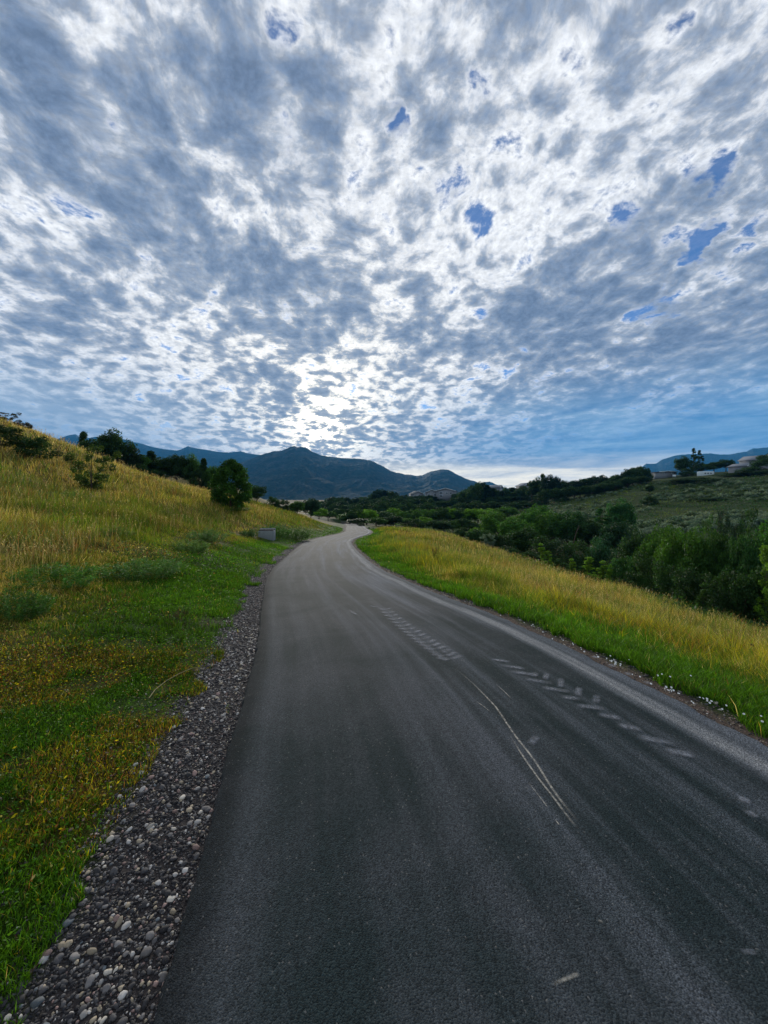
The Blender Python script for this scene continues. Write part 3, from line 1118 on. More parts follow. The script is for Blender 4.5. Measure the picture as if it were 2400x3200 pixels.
def field(n_tuft, d0, d1, per, power, seg, az_lim=(-56, 56), spread=1.0):
    """tufts between two distances from the eye"""
    r = rs.rand(n_tuft)
    d = (d0 ** power + (d1 ** power - d0 ** power) * r) ** (1 / power)
    an = np.radians(az_lim[0] + (az_lim[1] - az_lim[0]) * rs.rand(n_tuft))
    x, y = d * np.sin(an), d * np.cos(an)
    k = np.repeat(np.arange(n_tuft), per)
    rad = spread * (.035 + .010 * d[k]) * np.sqrt(rs.rand(len(k)))
    th = rs.rand(len(k)) * 6.283
    bx, by = x[k] + rad * np.cos(th), y[k] + rad * np.sin(th)
    z, s, yc = Hs(bx, by)
    a = np.abs(s) - HW
    L = s < 0
    edge = np.where(L, .44, .24) + .30 * (fbm(bx * 3, by * 3, 2) - .5) + .12 * (fbm(bx * 9, by * 9, 2) - .5)
    edge = edge - .30 * ((fbm(bx * 1.9 + 31, by * 1.9, 2) > .66) & L)
    keep = (a > edge) & (s < 24)
    # bare worn spots in the left foreground
    bare = (fbm(bx * 2.3 + 8, by * 2.3, 3) > .60) & L & (by < 5.2) & (a < 3.0)
    keep &= ~(bare & (rs.rand(len(bx)) < .85))
    keep &= ~(L & (a < .85) & (fbm(bx * 3 + 50, by * 3 + 9, 2) > .50) & (by < 6) & (rs.rand(len(bx)) < .85))
    bx, by, z, s, a, L, k = [q_[keep] for q_ in (bx, by, z, s, a, L, k)]
    N = len(bx)
    dd = np.hypot(bx, by)
    Wt = weights(bx, by, s)
    # tuft keeps mostly one colour
    tr_ = rs.rand(n_tuft)[k]
    ci = pick(Wt, np.clip(tr_ + .25 * (rs.rand(N) - .5), 0, .999))
    ci = np.where(rs.rand(N) < .15, pick(Wt, rs.rand(N)), ci)
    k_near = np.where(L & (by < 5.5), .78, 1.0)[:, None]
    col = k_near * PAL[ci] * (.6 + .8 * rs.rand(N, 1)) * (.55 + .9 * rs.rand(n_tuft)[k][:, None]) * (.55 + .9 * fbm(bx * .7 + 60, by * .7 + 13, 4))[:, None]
    tall = np.where(L, sstep(a, 2.0 + 1.6 * fbm(bx * .5, by * .5, 2), 6.5), sstep(a, .9, 2.6))
    hb = np.where(L, .075, .10) * (1 - tall) + .36 * tall
    hb = hb * np.where(L & (by < 4.6), .62, 1.0)
    hb = hb * (.35 + 1.5 * fbm(bx * .9 + 33, by * .9, 3)) * (.7 + .6 * rs.rand(n_tuft)[k])
    hb = hb * np.where(L, 1 - .35 * sstep(a, 14, 24), 1.0)
    dryb = (ci == 3) | (ci == 4) | (ci == 5)
    h = hb * (.45 + .75 * rs.rand(N)) * np.where(dryb, 1.12, .95)
    w = np.maximum(np.where(tall > .5, .0042, .0040), dd * .00095) * (.7 + .8 * rs.rand(N)) * np.where(dryb, .75, 1.15)
    lean = h * (.15 + .75 * rs.rand(N) ** 1.5)
    az = rs.rand(N) * 6.283
    tip = col * np.where(dryb, 1.25, 1.05)[:, None] + np.where(rs.rand(N) < .22, 1, 0)[:, None] * tall[:, None] * np.array((.10, .07, .02))
    return blades(np.stack([bx, by, z - .01], 1), h, w, az, lean, col * .85, tip, seg)


parts = [
    field(5200, .9, 2.6, 22, 1.6, 2, (-62, -15)),
    field(11000, 2.2, 5.0, 18, 1.7, 2, (-56, 2)),
    field(6500, 2.4, 5.5, 18, 1.7, 2, (20, 56)),
    field(24000, 4.6, 11, 12, 1.6, 2, (-54, 55)),
    field(44000, 10, 24, 7, 1.5, 1, (-52, 53)),
    field(56000, 22, 62, 5, 1.25, 1, (-50, 50)),
]


def seed_stems(n, d0, d1, power):
    r = rs.rand(n)
    d = (d0 ** power + (d1 ** power - d0 ** power) * r) ** (1 / power)
    an = np.radians(rs.uniform(-53, 53, n))
    x, y = d * np.sin(an), d * np.cos(an)
    z, s, _ = Hs(x, y)
    a = np.abs(s) - HW
    keep = (a > np.where(s < 0, 3.2, 3.0) + rs.rand(n)) & (s < 20) & (fbm(x * .6 + 12, y * .6 + 5, 3) > .44)
    x, y, z, d = x[keep], y[keep], z[keep], d[keep]
    N = len(x)
    h = .38 + .34 * rs.rand(N)
    az = rs.rand(N) * 6.283
    lean = h * .35 * rs.rand(N)
    w = np.maximum(.0022, d * .0006)
    col = np.array((.52, .42, .20)) * (.5 + .7 * rs.rand(N, 1))
    col = np.where(rs.rand(N, 1) < .25, np.array((.30, .14, .06)) * (.6 + .6 * rs.rand(N, 1)), col)
    out = [blades(np.stack([x, y, z], 1), h, w, az, lean, col * .7, col, 2)]
    k = np.repeat(np.arange(N), 4)
    f = .80 + .22 * rs.rand(len(k))
    c = np.stack([x[k] + np.cos(az[k]) * lean[k] * f, y[k] + np.sin(az[k]) * lean[k] * f, z[k] + h[k] * f], 1) + rs.randn(len(k), 3) * .008
    out.append(quads_cards(c, .010 + .0013 * d[k] * .6, col[k] * 1.1, 2.2, .30))
    return out


parts += seed_stems(9000, 2.6, 12, 1.5) + seed_stems(16000, 10, 50, 1.3)
gather(parts, 'meadow_grass', M_GRASS, kind='stuff', label='green and golden grass growing over both slopes beside the road', category='grass')


# low broad leaves (clover, plantain, dry scraps) in the turf near the road
def turf_leaves(n, d0, d1, lim, s0, s1):
    r = rs.rand(n)
    d = (d0 ** 1.4 + (d1 ** 1.4 - d0 ** 1.4) * r) ** (1 / 1.4)
    an = np.radians(lim[0] + (lim[1] - lim[0]) * rs.rand(n))
    x, y = d * np.sin(an), d * np.cos(an)
    z, s, _ = Hs(x, y)
    a = np.abs(s) - HW
    keep = (a > np.where(s < 0, .52, .26) + .2 * (fbm(x * 3, y * 3, 2) - .5)) & (a < 4.5)
    x, y, z, s = x[keep], y[keep], z[keep], s[keep]
    N = len(x)
    W_ = weights(x, y, s)
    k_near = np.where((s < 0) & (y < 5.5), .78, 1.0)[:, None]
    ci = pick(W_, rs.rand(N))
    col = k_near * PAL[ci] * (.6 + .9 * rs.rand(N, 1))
    size = (s0 + (s1 - s0) * rs.rand(N)) * np.maximum(1, np.hypot(x, y) * .25)
    return quads_cards(np.stack([x, y, z + .01 + .05 * rs.rand(N)], 1), size, col, .35, .5)


gather([turf_leaves(34000, .9, 5.5, (-62, -5), .005, .012), turf_leaves(16000, 2.2, 9, (15, 55), .004, .009), turf_leaves(30000, 4, 14, (-52, 0), .005, .011)],
       'ground_cover', M_GRASS, kind='stuff', label='low clover leaves and dry scraps in the turf beside the gravel', category='ground cover')

# ------------------------------------------------------------------ crowns
def clump_cloud(centres, radii, n, size, base=(1, 1, 1), flat=.6, squash=.85, tint=.35, shell=.55):
    k = rs.choice(len(centres), n, p=radii ** 2 / (radii ** 2).sum())
    d = rs.randn(n, 3)
    d /= np.linalg.norm(d, axis=1, keepdims=True)
    r = radii[k] * (shell + (1 - shell) * rs.rand(n)) * (.75 + .45 * rs.rand(n))
    p = centres[k] + d * r[:, None] * np.array([1, 1, squash])
    tk = np.exp((rs.rand(len(centres)) - .5) * 2 * tint)[k]
    col = np.array(base) * (tk * (.7 + .6 * rs.rand(n)))[:, None]
    # some leaves lean yellow, some blue
    col = col * np.stack([1 + .25 * (rs.rand(n) - .4), np.ones(n), 1 + .3 * (rs.rand(n) - .5)], 1)
    return quads_cards(p, size * (.6 + .8 * rs.rand(n)), col, flat)


def crown_points(kind, n):
    out = []
    while len(out) < n:
        p = rs.rand(3) * 2 - 1
        z = rs.rand()
        if kind == 'round':
            if np.linalg.norm(p) < 1 and np.linalg.norm(p) > .45:
                out.append((p[0] * .36, p[1] * .36, .60 + p[2] * .30))
        elif kind == 'oak':
            if .4 < np.linalg.norm(p) < 1 and p[2] > -.5:
                out.append((p[0] * .50, p[1] * .50, .56 + p[2] * .34))
        elif kind == 'egg':
            rr = .42 * math.sin(math.pi * (z * .86 + .10) ** .80) ** .7
            q_ = math.sqrt(rs.rand() * .75 + .25)
            an = rs.rand() * 6.283
            out.append((math.cos(an) * rr * q_, math.sin(an) * rr * q_, .04 + z * .90))
        elif kind == 'cone':
            rr = .22 * (1 - z) ** .8 + .02
            an = rs.rand() * 6.283
            q_ = math.sqrt(rs.rand())
            out.append((math.cos(an) * rr * q_, math.sin(an) * rr * q_, .10 + z * .86))
        elif kind == 'poplar':
            rr = .085 * math.sin(math.pi * (z * .85 + .12)) ** .6
            an = rs.rand() * 6.283
            out.append((math.cos(an) * rr, math.sin(an) * rr, .10 + z * .86))
        elif kind == 'bush':
            if .35 < np.linalg.norm(p) < 1 and p[2] > -.15:
                out.append((p[0] * .50, p[1] * .50, .16 + p[2] * .66))
        elif kind == 'open':
            an = rs.rand() * 6.283
            rr = .12 + .36 * z ** .7 * rs.rand() ** .5 * 1.1
            out.append((math.cos(an) * rr, math.sin(an) * rr, .14 + z * .78))
        elif kind == 'sapling':
            an = rs.rand() * 6.283
            rr = .17 * (1 - z * .75) * math.sqrt(rs.rand())
            out.append((math.cos(an) * rr, math.sin(an) * rr, .10 + z * .85))
    return np.array(out)


KIND = {  # clumps, clump radius range, leaves, leaf size, trunk top, trunk radius
    'round': (50, (.08, .16), 9500, .020, .62, .022),
    'oak': (64, (.08, .16), 11000, .020, .55, .026),
    'egg': (190, (.07, .11), 21000, .020, .80, .018),
    'cone': (70, (.05, .085), 6500, .019, .92, .016),
    'poplar': (42, (.03, .05), 4200, .013, .90, .012),
    'bush': (40, (.09, .17), 6500, .022, .40, .018),
    'open': (38, (.06, .11), 4600, .019, .70, .012),
    'sapling': (26, (.035, .075), 2400, .017, .85, .008),
}


def weed_proto(seed):
    rs.seed(seed)
    n = 170
    an, rr = rs.rand(n) * 6.283, np.sqrt(rs.rand(n)) * .5
    hh = (1 - (rr / .58) ** 2) ** .5 * (.65 + .35 * rs.rand(n))
    m_ = 46
    k = np.repeat(np.arange(n), m_)
    f = rs.rand(len(k)) ** .8
    x = np.cos(an)[k] * rr[k] * (.8 + .25 * f) + rs.randn(len(k)) * .012
    y = np.sin(an)[k] * rr[k] * (.8 + .25 * f) + rs.randn(len(k)) * .012
    z = hh[k] * f
    col = np.ones((len(k), 3)) * ((.6 + .8 * rs.rand(n))[k] * (.7 + .6 * rs.rand(len(k))))[:, None]
    V, Q, _, C = quads_cards(np.stack([x, y, z], 1), .026 * (.5 + rs.rand(len(k))), col, 2.6, .22)
    me = make_mesh('weed_leaves', V, Q, col=C)
    me.materials.append(M_LEAF)
    return me, me, .5, .97


def tree_proto(kind, seed):
    if kind == 'weed':
        return weed_proto(seed)
    rs.seed(seed)
    nc, (r0, r1), nl_, ls, tt_, tr_ = KIND[kind]
    c = crown_points(kind, nc)
    r = r0 + (r1 - r0) * rs.rand(nc)
    V, Q, _, C = clump_cloud(c, r, nl_, ls)
    keepz = V.reshape(-1, 4, 3)[:, :, 2].min(1) > .0
    V = V.reshape(-1, 4, 3)[keepz].reshape(-1, 3)
    C = C.reshape(-1, 4, 3)[keepz].reshape(-1, 3)
    Q = np.arange(len(V)).reshape(-1, 4)
    crown = make_mesh(kind + '_crown', V, Q, col=C)
    crown.materials.append(M_LEAF)
    mb = MB()
    bend = (rs.rand(2) - .5) * .08
    spine = [(bend[0] * math.sin(3 * k / 6), bend[1] * math.sin(2.5 * k / 6), -.06 + (tt_ + .06) * k / 6) for k in range(7)]
    if kind in ('bush', 'open'):
        for j in range(7):
            q_ = c[rs.randint(nc)]
            mb.tube([(q_[0] * .08, q_[1] * .08, -.05), (q_[0] * .45, q_[1] * .45, q_[2] * .5), tuple(q_)], [tr_, tr_ * .6, tr_ * .25], 5)
    else:
        mb.tube(spine, [tr_ * (1.25 - 1.05 * k / 6) for k in range(7)], 7)
        for j in range(12 if kind != 'poplar' else 5):
            q_ = c[rs.randint(nc)]
            k = min(6, max(1, int(q_[2] * .62 / tt_ * 6)))
            s_ = Vector(spine[k])
            e = Vector(q_)
            m1 = s_.lerp(e, .5) + Vector((0, 0, -.02))
            mb.tube([s_, m1, e], [tr_ * .5, tr_ * .32, tr_ * .12], 5)
    trunk = mb.mesh(kind + '_trunk', True)
    trunk.materials.append(M_BARK)
    # outline half width and top of the unit tree
    hwid = np.percentile(np.abs(V[:, 0]), 98.5)
    top = np.percentile(V[:, 2], 99.7)
    return crown, trunk, hwid, top


PROTO = {}
for k_, seeds in {'round': (11, 12, 13), 'oak': (21, 22, 23), 'egg': (31,), 'cone': (41, 42), 'poplar': (51,), 'bush': (61, 62, 63), 'open': (71, 72), 'sapling': (81, 82), 'weed': (91, 92)}.items():
    PROTO[k_] = [tree_proto(k_, s_) for s_ in seeds]
rs.seed(99)
TREE_NAMES = {'round': 'broadleaf_tree', 'oak': 'broadleaf_tree', 'egg': 'broadleaf_tree', 'cone': 'conifer_tree', 'poplar': 'poplar_tree', 'bush': 'bush', 'open': 'shrub', 'sapling': 'sapling', 'weed': 'weed_clump'}
TREE_CATS = {'round': 'tree', 'oak': 'tree', 'egg': 'tree', 'cone': 'conifer', 'poplar': 'poplar', 'bush': 'bush', 'open': 'shrub', 'sapling': 'sapling', 'weed': 'weeds'}
_cnt = [0]


def tree(px, top_py, w_px, d, kind, tint, label, group=None, cat=None, var=None, parts=True, sink=0.0, rot=None, minh=.5):
    x = (px - CX) / F * d
    z = H(x, d) - sink
    ztop = EYE + (HY - top_py) / F * d
    h = max(ztop - z, minh)
    _cnt[0] += 1
    protos = PROTO[kind]
    crown, trunk, hw_, top_ = protos[(_cnt[0] if var is None else var) % len(protos)]
    hz = h / top_
    wx = (w_px / F * d / 2) / hw_
    rot = rs.rand() * 6.283 if rot is None else rot
    r = thing(TREE_NAMES[kind], label, cat or TREE_CATS[kind], (x, d, z), rot, group)
    r.scale = (wx, wx, hz)
    c = link('crown', crown, None, r)
    j = .88 + .24 * rs.rand()
    c.color = (tint[0] * j, tint[1] * j, tint[2] * j, 1)
    if parts:
        link('trunk' if kind not in ('bush', 'open') else 'stems', trunk, None, r)
    return r


def boost(t_, k=1.65):
    return tuple(min(.6, q_ * k) for q_ in t_)


G_DARK = (.026, .066, .017)
G_MID = (.050, .130, .018)
G_BRIGHT = (.110, .250, .016)
G_LIME = (.120, .250, .020)
G_BLUE = (.035, .070, .045)
G_SILVER = (.07, .11, .08)

# ------------------------------------------------------------------ left hill trees and shrubs
LF = 'trees growing behind the left ridge'
tree(722, 1440, 110, 32, 'egg', (.038, .108, .015), 'dense egg shaped green tree standing alone low on the left grassy slope', var=0)
tree(287, 1400, 124, 22, 'open', (.075, .130, .025), 'loose leafy shrub standing alone in the grass below the left ridge line', var=0)
tree(115, 1364, 112, 25.5, 'bush', G_DARK, 'flat dark bush on the left slope, second from the photo edge', var=0)
tree(4, 1326, 130, 25, 'bush', G_DARK, 'large dark bush cut by the left edge of the photo', var=1)
tree(22, 1288, 60, 32.5, 'open', (.045, .06, .03), 'thin airy bush on the skyline at the far left end of the ridge', var=1)
tree(58, 1312, 26, 32.5, 'bush', (.04, .05, .025), 'tiny dark bush on the ridge line beside the airy one', var=2)
tree(86, 1321, 30, 33, 'bush', (.05, .05, .02), 'low brownish bush lowest on the steep end of the ridge line', var=0)
tree(262, 1350, 46, 66, 'cone', G_DARK, 'pointed dark conifer leftmost behind the grassy ridge', LF)
tree(292, 1374, 70, 63, 'round', G_DARK, 'dark tree between the leftmost conifer and the tallest tree of the ridge', LF)
tree(355, 1345, 100, 62, 'round', G_DARK, 'tallest rounded dark tree rising behind the left ridge', LF)
tree(400, 1392, 80, 63, 'oak', (.022, .05, .022), 'spreading tree just right of the tallest dark tree behind the ridge', LF)
tree(438, 1422, 66, 64, 'oak', G_MID, 'mid green tree in the dip between the two dark groups behind the ridge', LF)
tree(471, 1410, 50, 66, 'cone', G_DARK, 'dark conifer in the middle of the row behind the ridge', LF)
tree(506, 1430, 76, 66, 'round', G_DARK, 'broad black green tree right of the middle conifer behind the ridge', LF)
tree(552, 1422, 84, 68, 'oak', G_DARK, 'wide dark tree with a flat top behind the ridge', LF)
tree(596, 1421, 66, 70, 'round', (.060, .150, .03), 'brighter green tree in the row behind the ridge', LF)
tree(637, 1433, 38, 70, 'cone', G_DARK, 'small pointed conifer right of the brighter green tree', LF)
tree(662, 1458, 56, 70, 'round', G_MID, 'last tree of the row, half behind the egg shaped tree', LF)
tree(622, 1465, 50, 68, 'bush', G_DARK, 'dark bush under the small pointed conifer', LF)
tree(330, 1425, 80, 60, 'bush', G_DARK, 'dark bush at the foot of the tallest tree behind the ridge', LF)
tree(420, 1450, 90, 58, 'bush', G_DARK, 'dark bush low in the dip behind the ridge', LF)
tree(480, 1470, 80, 58, 'bush', G_DARK, 'dark bush under the middle conifer behind the ridge', LF)
tree(802, 1518, 56, 55, 'round', G_DARK, 'small dark tree right of the egg shaped tree, on the ridge', LF)
tree(851, 1552, 48, 60, 'bush', G_DARK, 'dark round bush on the falling ridge right of the small dark tree', LF)
tree(884, 1562, 50, 62, 'bush', G_DARK, 'dark bush halfway down the falling ridge', LF)
tree(928, 1566, 44, 66, 'round', G_MID, 'small tree on the falling ridge with bare trunk', LF)
tree(972, 1558, 52, 72, 'round', (.02, .055, .028), 'blue green tree at the low end of the falling ridge', LF)
tree(905, 1580, 40, 66, 'bush', G_DARK, 'low bush between the two small trees of the falling ridge', LF)

# ------------------------------------------------------------------ the wood along the creek and on the opposite ridge
SKY = np.array([(940, 1590), (985, 1575), (1020, 1558), (1050, 1548), (1090, 1556), (1150, 1548), (1190, 1528), (1215, 1528), (1240, 1545), (1290, 1548), (1330, 1546), (1400, 1558), (1440, 1535), (1480, 1512),
                (1500, 1503), (1520, 1515), (1545, 1524), (1570, 1530), (1590, 1516), (1610, 1528), (1640, 1522), (1665, 1500), (1700, 1478), (1730, 1486), (1760, 1502), (1800, 1500), (1850, 1490),
                (1885, 1480), (1900, 1490), (1925, 1482), (1960, 1472), (1990, 1455), (2020, 1470)], float)


def sky_at(px):
    return float(np.interp(px, SKY[:, 0], SKY[:, 1]))


rng = random.Random(5)
ORD = ['first', 'second', 'third', 'fourth', 'fifth', 'sixth', 'seventh', 'eighth', 'ninth', 'tenth', 'eleventh', 'twelfth', 'thirteenth', 'fourteenth', 'fifteenth', 'sixteenth', 'seventeenth', 'eighteenth',
       'nineteenth', 'twentieth', 'twenty first', 'twenty second', 'twenty third', 'twenty fourth', 'twenty fifth', 'twenty sixth', 'twenty seventh']
MARKS = [(0, 'the end of the road'), (1300, 'the leftmost ridge house'), (1395, 'the largest ridge house'), (1534, 'the long pale roof'), (1642, 'the pale roof peak'), (1850, 'the spiky trees above the sage slope')]
_mk = {}


def skyline_label(px):
    m_ = [k for k in MARKS if k[0] <= px][-1]
    _mk[m_[0]] = _mk.get(m_[0], -1) + 1
    return ORD[_mk[m_[0]]] + ' skyline tree to the right of ' + m_[1]


W1 = 'trees of the far skyline wood'
px = 985
while px < 2030:
    d = 250 if px < 1450 else (215 if px < 1650 else 185)
    if px > 1850:
        d = 172
    tall = sky_at(px) < min(sky_at(px - 25), sky_at(px + 25)) - 5
    tree(px + rng.uniform(-4, 4), sky_at(px) + rng.uniform(0, 5), rng.uniform(34, 54) * (.8 if tall else 1), d + rng.uniform(-8, 8), rng.choice(['round', 'oak', 'oak', 'round', 'cone'] if px < 1700 else ['round', 'oak', 'bush']),
         rng.choice([G_DARK, G_DARK, (.014, .040, .020)]), skyline_label(px), W1)
    px += rng.uniform(13, 19)
W2 = 'trees of the middle rows of the wood'
for (off, d0_, x0, x1, st, tg) in [(14, 215, 960, 1700, 22, [G_DARK, G_DARK, (.016, .045, .016)]), (28, 165, 960, 1680, 23, [G_DARK, (.02, .052, .016), G_DARK])]:
    px = x0
    while px < x1:
        base = max(sky_at(px), 1540) + off
        tree(px + rng.uniform(-5, 5), base + rng.uniform(-6, 6), rng.uniform(44, 66), d0_ + rng.uniform(-12, 12), rng.choice(['round', 'oak', 'oak']), rng.choice(tg),
             'dark tree in the crowded middle of the wood across the creek', W2)
        px += rng.uniform(st * .8, st * 1.2)
px = 1690
n_bt = 0
while px < 2010:   # foot of the ridge wood above the sage slope
    y_ = np.interp(px, [1690, 1850, 2010], [1535, 1515, 1486])
    tree(px, y_ + rng.uniform(-4, 4), rng.uniform(40, 60), 158 + rng.uniform(-4, 4), rng.choice(['bush', 'oak']), G_DARK, ORD[n_bt] + ' black green tree from the left in the belt above the sage slope', 'trees in the belt above the sage slope')
    px += rng.uniform(17, 24)
    n_bt += 1
W3 = 'brighter trees in the valley bottom'
px = 1000
n_vb = 0
while px < 1600:
    y_ = np.interp(px, [1000, 1150, 1300, 1450, 1600], [1598, 1594, 1590, 1592, 1588])
    tree(px + rng.uniform(-5, 5), y_ + rng.uniform(-9, 9), rng.uniform(48, 74), 120 + rng.uniform(-12, 12), rng.choice(['round', 'oak', 'oak']),
         rng.choice([G_MID, G_BRIGHT, (.028, .075, .016), G_MID]), ORD[n_vb] + ' green valley tree counted from the road end rightwards, behind the front row', W3)
    n_vb += 1
    px += rng.uniform(24, 32)
px = 1120
n_fr = 0
while px < 1500:
    y_ = np.interp(px, [1120, 1300, 1500], [1618, 1620, 1625])
    tree(px + rng.uniform(-5, 5), y_ + rng.uniform(-8, 8), rng.uniform(44, 70), 86 + rng.uniform(-6, 6), rng.choice(['round', 'oak', 'bush']),
         rng.choice([G_MID, G_BRIGHT, G_DARK, G_DARK]), ORD[min(n_fr, 13)] + ' tree from the left in the front row behind the far meadow edge', 'front row trees at the far meadow edge')
    px += rng.uniform(26, 34)
    n_fr += 1
for (px, ty, w, d, kd, tn, lb) in [
    (1185, 1632, 36, 92, 'round', G_LIME, 'light green young tree nearest the road end'),
    (1222, 1634, 36, 92, 'round', G_LIME, 'light green young tree just right of the one nearest the road end'),
    (1262, 1636, 40, 90, 'oak', G_BRIGHT, 'light green rounded tree third from the road end'),
    (1450, 1650, 60, 60, 'oak', G_DARK, 'dark tree at the corner of the golden meadow'),
    (1500, 1655, 90, 48, 'oak', (.022, .06, .014), 'wide dark bushy tree hanging over the golden meadow corner'),
    (1488, 1650, 50, 52, 'round', G_BRIGHT, 'light green tree above the wide dark bushy one at the meadow corner'),
    (1560, 1670, 80, 46, 'oak', G_DARK, 'dark tree right of the wide bushy one at the meadow edge'),
    (1610, 1620, 110, 62, 'oak', (.036, .098, .014), 'big bright green tree with a domed top in the creek valley'),
    (1560, 1600, 120, 70, 'oak', (.042, .105, .014), 'yellow green domed tree, left one of the big bright pair'),
    (1670, 1580, 120, 72, 'oak', (.028, .085, .012), 'big green tree, right one of the pair below the ridge wood'),
    (1640, 1650, 110, 52, 'round', G_DARK, 'dark tree in front of the big bright pair'),
    (1720, 1600, 100, 66, 'oak', G_MID, 'green tree beside the foot of the sage slope'),
    (1775, 1600, 120, 62, 'oak', (.020, .062, .014), 'spreading green tree with pale leaning trunk in front of the sage slope'),
    (1830, 1625, 90, 60, 'round', G_DARK, 'dark tree right of the one with the pale leaning trunk'),
    (1700, 1680, 120, 44, 'bush', G_DARK, 'low dark thicket below the spreading green tree'),
    (1790, 1690, 120, 42, 'bush', G_DARK, 'low black thicket above the bright saplings'),
    (1880, 1590, 40, 66, 'poplar', (.022, .075, .016), 'narrow upright tree left of the tall rounded one on the sage slope'),
    (1937, 1560, 78, 66, 'round', (.020, .070, .018), 'tall rounded green tree standing out against the sage slope'),
    (1935, 1630, 110, 52, 'oak', (.018, .050, .020), 'dull green tree at the foot of the tall rounded one'),
    (1880, 1680, 110, 44, 'bush', (.016, .050, .020), 'blue green thicket left of the near dark wood'),
    (1985, 1660, 90, 38, 'round', G_DARK, 'dark tree at the left end of the near right wood'),
    (2050, 1650, 110, 30, 'oak', (.034, .092, .013), 'leafy bright topped tree, left one of the near right wood'),
    (2120, 1650, 110, 27, 'oak', (.042, .108, .013), 'yellow green topped tree, second from the left in the near right wood'),
    (2185, 1655, 100, 25, 'round', (.032, .084, .013), 'green topped tree in the middle of the near right wood'),
    (2255, 1668, 100, 24, 'oak', (.028, .074, .013), 'mid green tree right of the middle of the near right wood'),
    (2325, 1672, 110, 22, 'oak', (.026, .075, .018), 'blue green tree near the right edge of the photo'),
    (2400, 1640, 120, 22, 'round', (.028, .085, .014), 'tree cut by the right edge of the photo in the near wood'),
    (2290, 1600, 60, 34, 'open', (.022, .045, .025), 'thin greyish tree rising behind the near right wood'),
    (2360, 1590, 80, 32, 'open', (.030, .070, .020), 'loose tall tree behind the near wood close to the photo edge'),
    (2230, 1615, 60, 36, 'open', (.035, .080, .020), 'loose green tree top showing over the near right wood'),
    (2020, 1730, 110, 25, 'bush', G_DARK, 'black green thicket under the left end of the near wood'),
    (2090, 1760, 120, 22, 'bush', G_DARK, 'black thicket under the yellow green topped tree'),
    (2160, 1780, 120, 20, 'bush', G_DARK, 'black thicket under the middle of the near wood'),
    (2240, 1790, 120, 18.5, 'bush', G_DARK, 'black thicket at the meadow edge, third from the right'),
    (2320, 1790, 130, 17.5, 'bush', G_DARK, 'black thicket at the meadow edge, second from the right'),
    (2400, 1780, 140, 17, 'bush', G_DARK, 'black thicket at the meadow edge cut by the photo edge'),
    (2480, 1700, 160, 18, 'oak', G_MID, 'tree just past the right edge of the photo'),
    (1940, 1740, 90, 33, 'bush', (.020, .060, .014), 'green thicket between the saplings and the near wood'),
    (1995, 1790, 80, 25.5, 'bush', (.022, .065, .014), 'low green bush where the meadow meets the near wood'),
    (1525, 1668, 52, 44, 'open', G_SILVER, 'silvery blue shrub beside the dark meadow corner tree'),
    (1590, 1710, 90, 41, 'bush', G_DARK, 'dark thicket behind the meadow edge, left of the saplings'),
    (1660, 1725, 80, 38, 'bush', G_DARK, 'dark thicket directly left of the tallest sapling'),
    (2030, 1515, 24, 128, 'round', G_DARK, 'small dark tree at the top left of the sage slope'),
    (2030, 1550, 50, 112, 'bush', G_DARK, 'dark bush below the small tree on the sage slope'),
    (2230, 1560, 70, 104, 'bush', G_DARK, 'dark bush in the middle of the sage slope'),
    (2180, 1492, 150, 138, 'bush', G_DARK, 'wide dark thicket at the top of the sage slope, below the white roof'),
    (2120, 1500, 70, 142, 'bush', (.03, .04, .02), 'brownish dark bush below the white sign'),
    (2310, 1478, 110, 146, 'bush', (.02, .045, .015), 'long dark hedge right of the white roof'),
    (2412, 1420, 92, 140, 'oak', (.018, .048, .016), 'big dark tree in front of the gabled house'),
    (2350, 1458, 90, 142, 'bush', G_DARK, 'dark bush at the right photo edge beside the gabled house'),
    (2133, 1426, 40, 185, 'round', G_DARK, 'dark upright tree left of the two poplars'),
    (2168, 1401, 17, 184, 'poplar', G_DARK, 'taller of the two narrow poplars on the ridge'),
    (2188, 1407, 18, 186, 'poplar', G_DARK, 'shorter narrow poplar right of the taller one'),
    (2195, 1448, 50, 184, 'oak', G_DARK, 'dark tree at the foot of the two poplars'),
    (2232, 1444, 40, 188, 'round', G_DARK, 'dark tree between the poplars and the white roof'),
    (2268, 1436, 50, 186, 'oak', G_DARK, 'round dark tree right of the white roof'),
    (2150, 1462, 50, 180, 'bush', G_DARK, 'dark bush under the upright tree on the ridge'),
    (2010, 1458, 40, 176, 'oak', G_DARK, 'dark domed tree at the right end of the skyline wood'),
    (1975, 1466, 44, 174, 'oak', G_DARK, 'dark wide tree second from the right end of the skyline wood'),
]:
    tree(px, ty, w, d, kd, tn if tn in (G_DARK, G_MID, G_BRIGHT, G_LIME) else boost(tn), lb)

# pale leaning trunk seen against the dark trees
mb = MB()
x0, y0, z0 = at(1758, 1705, 60)
x1, y1, z1 = at(1772, 1655, 60)
x2, y2, z2 = at(1788, 1630, 60.3)
hz0 = H(x0, 58)
mb.tube([(x0 - .3, 57.0, hz0 - .2), (x0, 57.0, z0), (x1, 57.0, z1), (x2, 57.2, z2)], [.09, .08, .06, .03], 6)
mb.tube([(x1, 57.0, z1), (x1 + .5, 57.3, z1 + .9)], [.04, .02], 5)
mb.build('bare_tree', M_BARK, None, True, label='pale leaning bare trunk in front of the spreading green tree', category='bare tree')
mb = MB()
x0, y0, z0 = at(2244, 1665, 50)
x1, y1, z1 = at(2250, 1608, 50)
mb.tube([(x0, 50, H(x0, 50) - .3), (x0, 50, z0), (x1, 50, z1)], [.16, .13, .09], 6)
mb.tube([(x1 - .1, 50, z1 - .8), (x1 + .5, 50, z1 + .1)], [.05, .02], 5)
mb.build('dead_tree', M_BARK, None, True, label='broken dead trunk standing in front of the sage slope', category='bare tree')

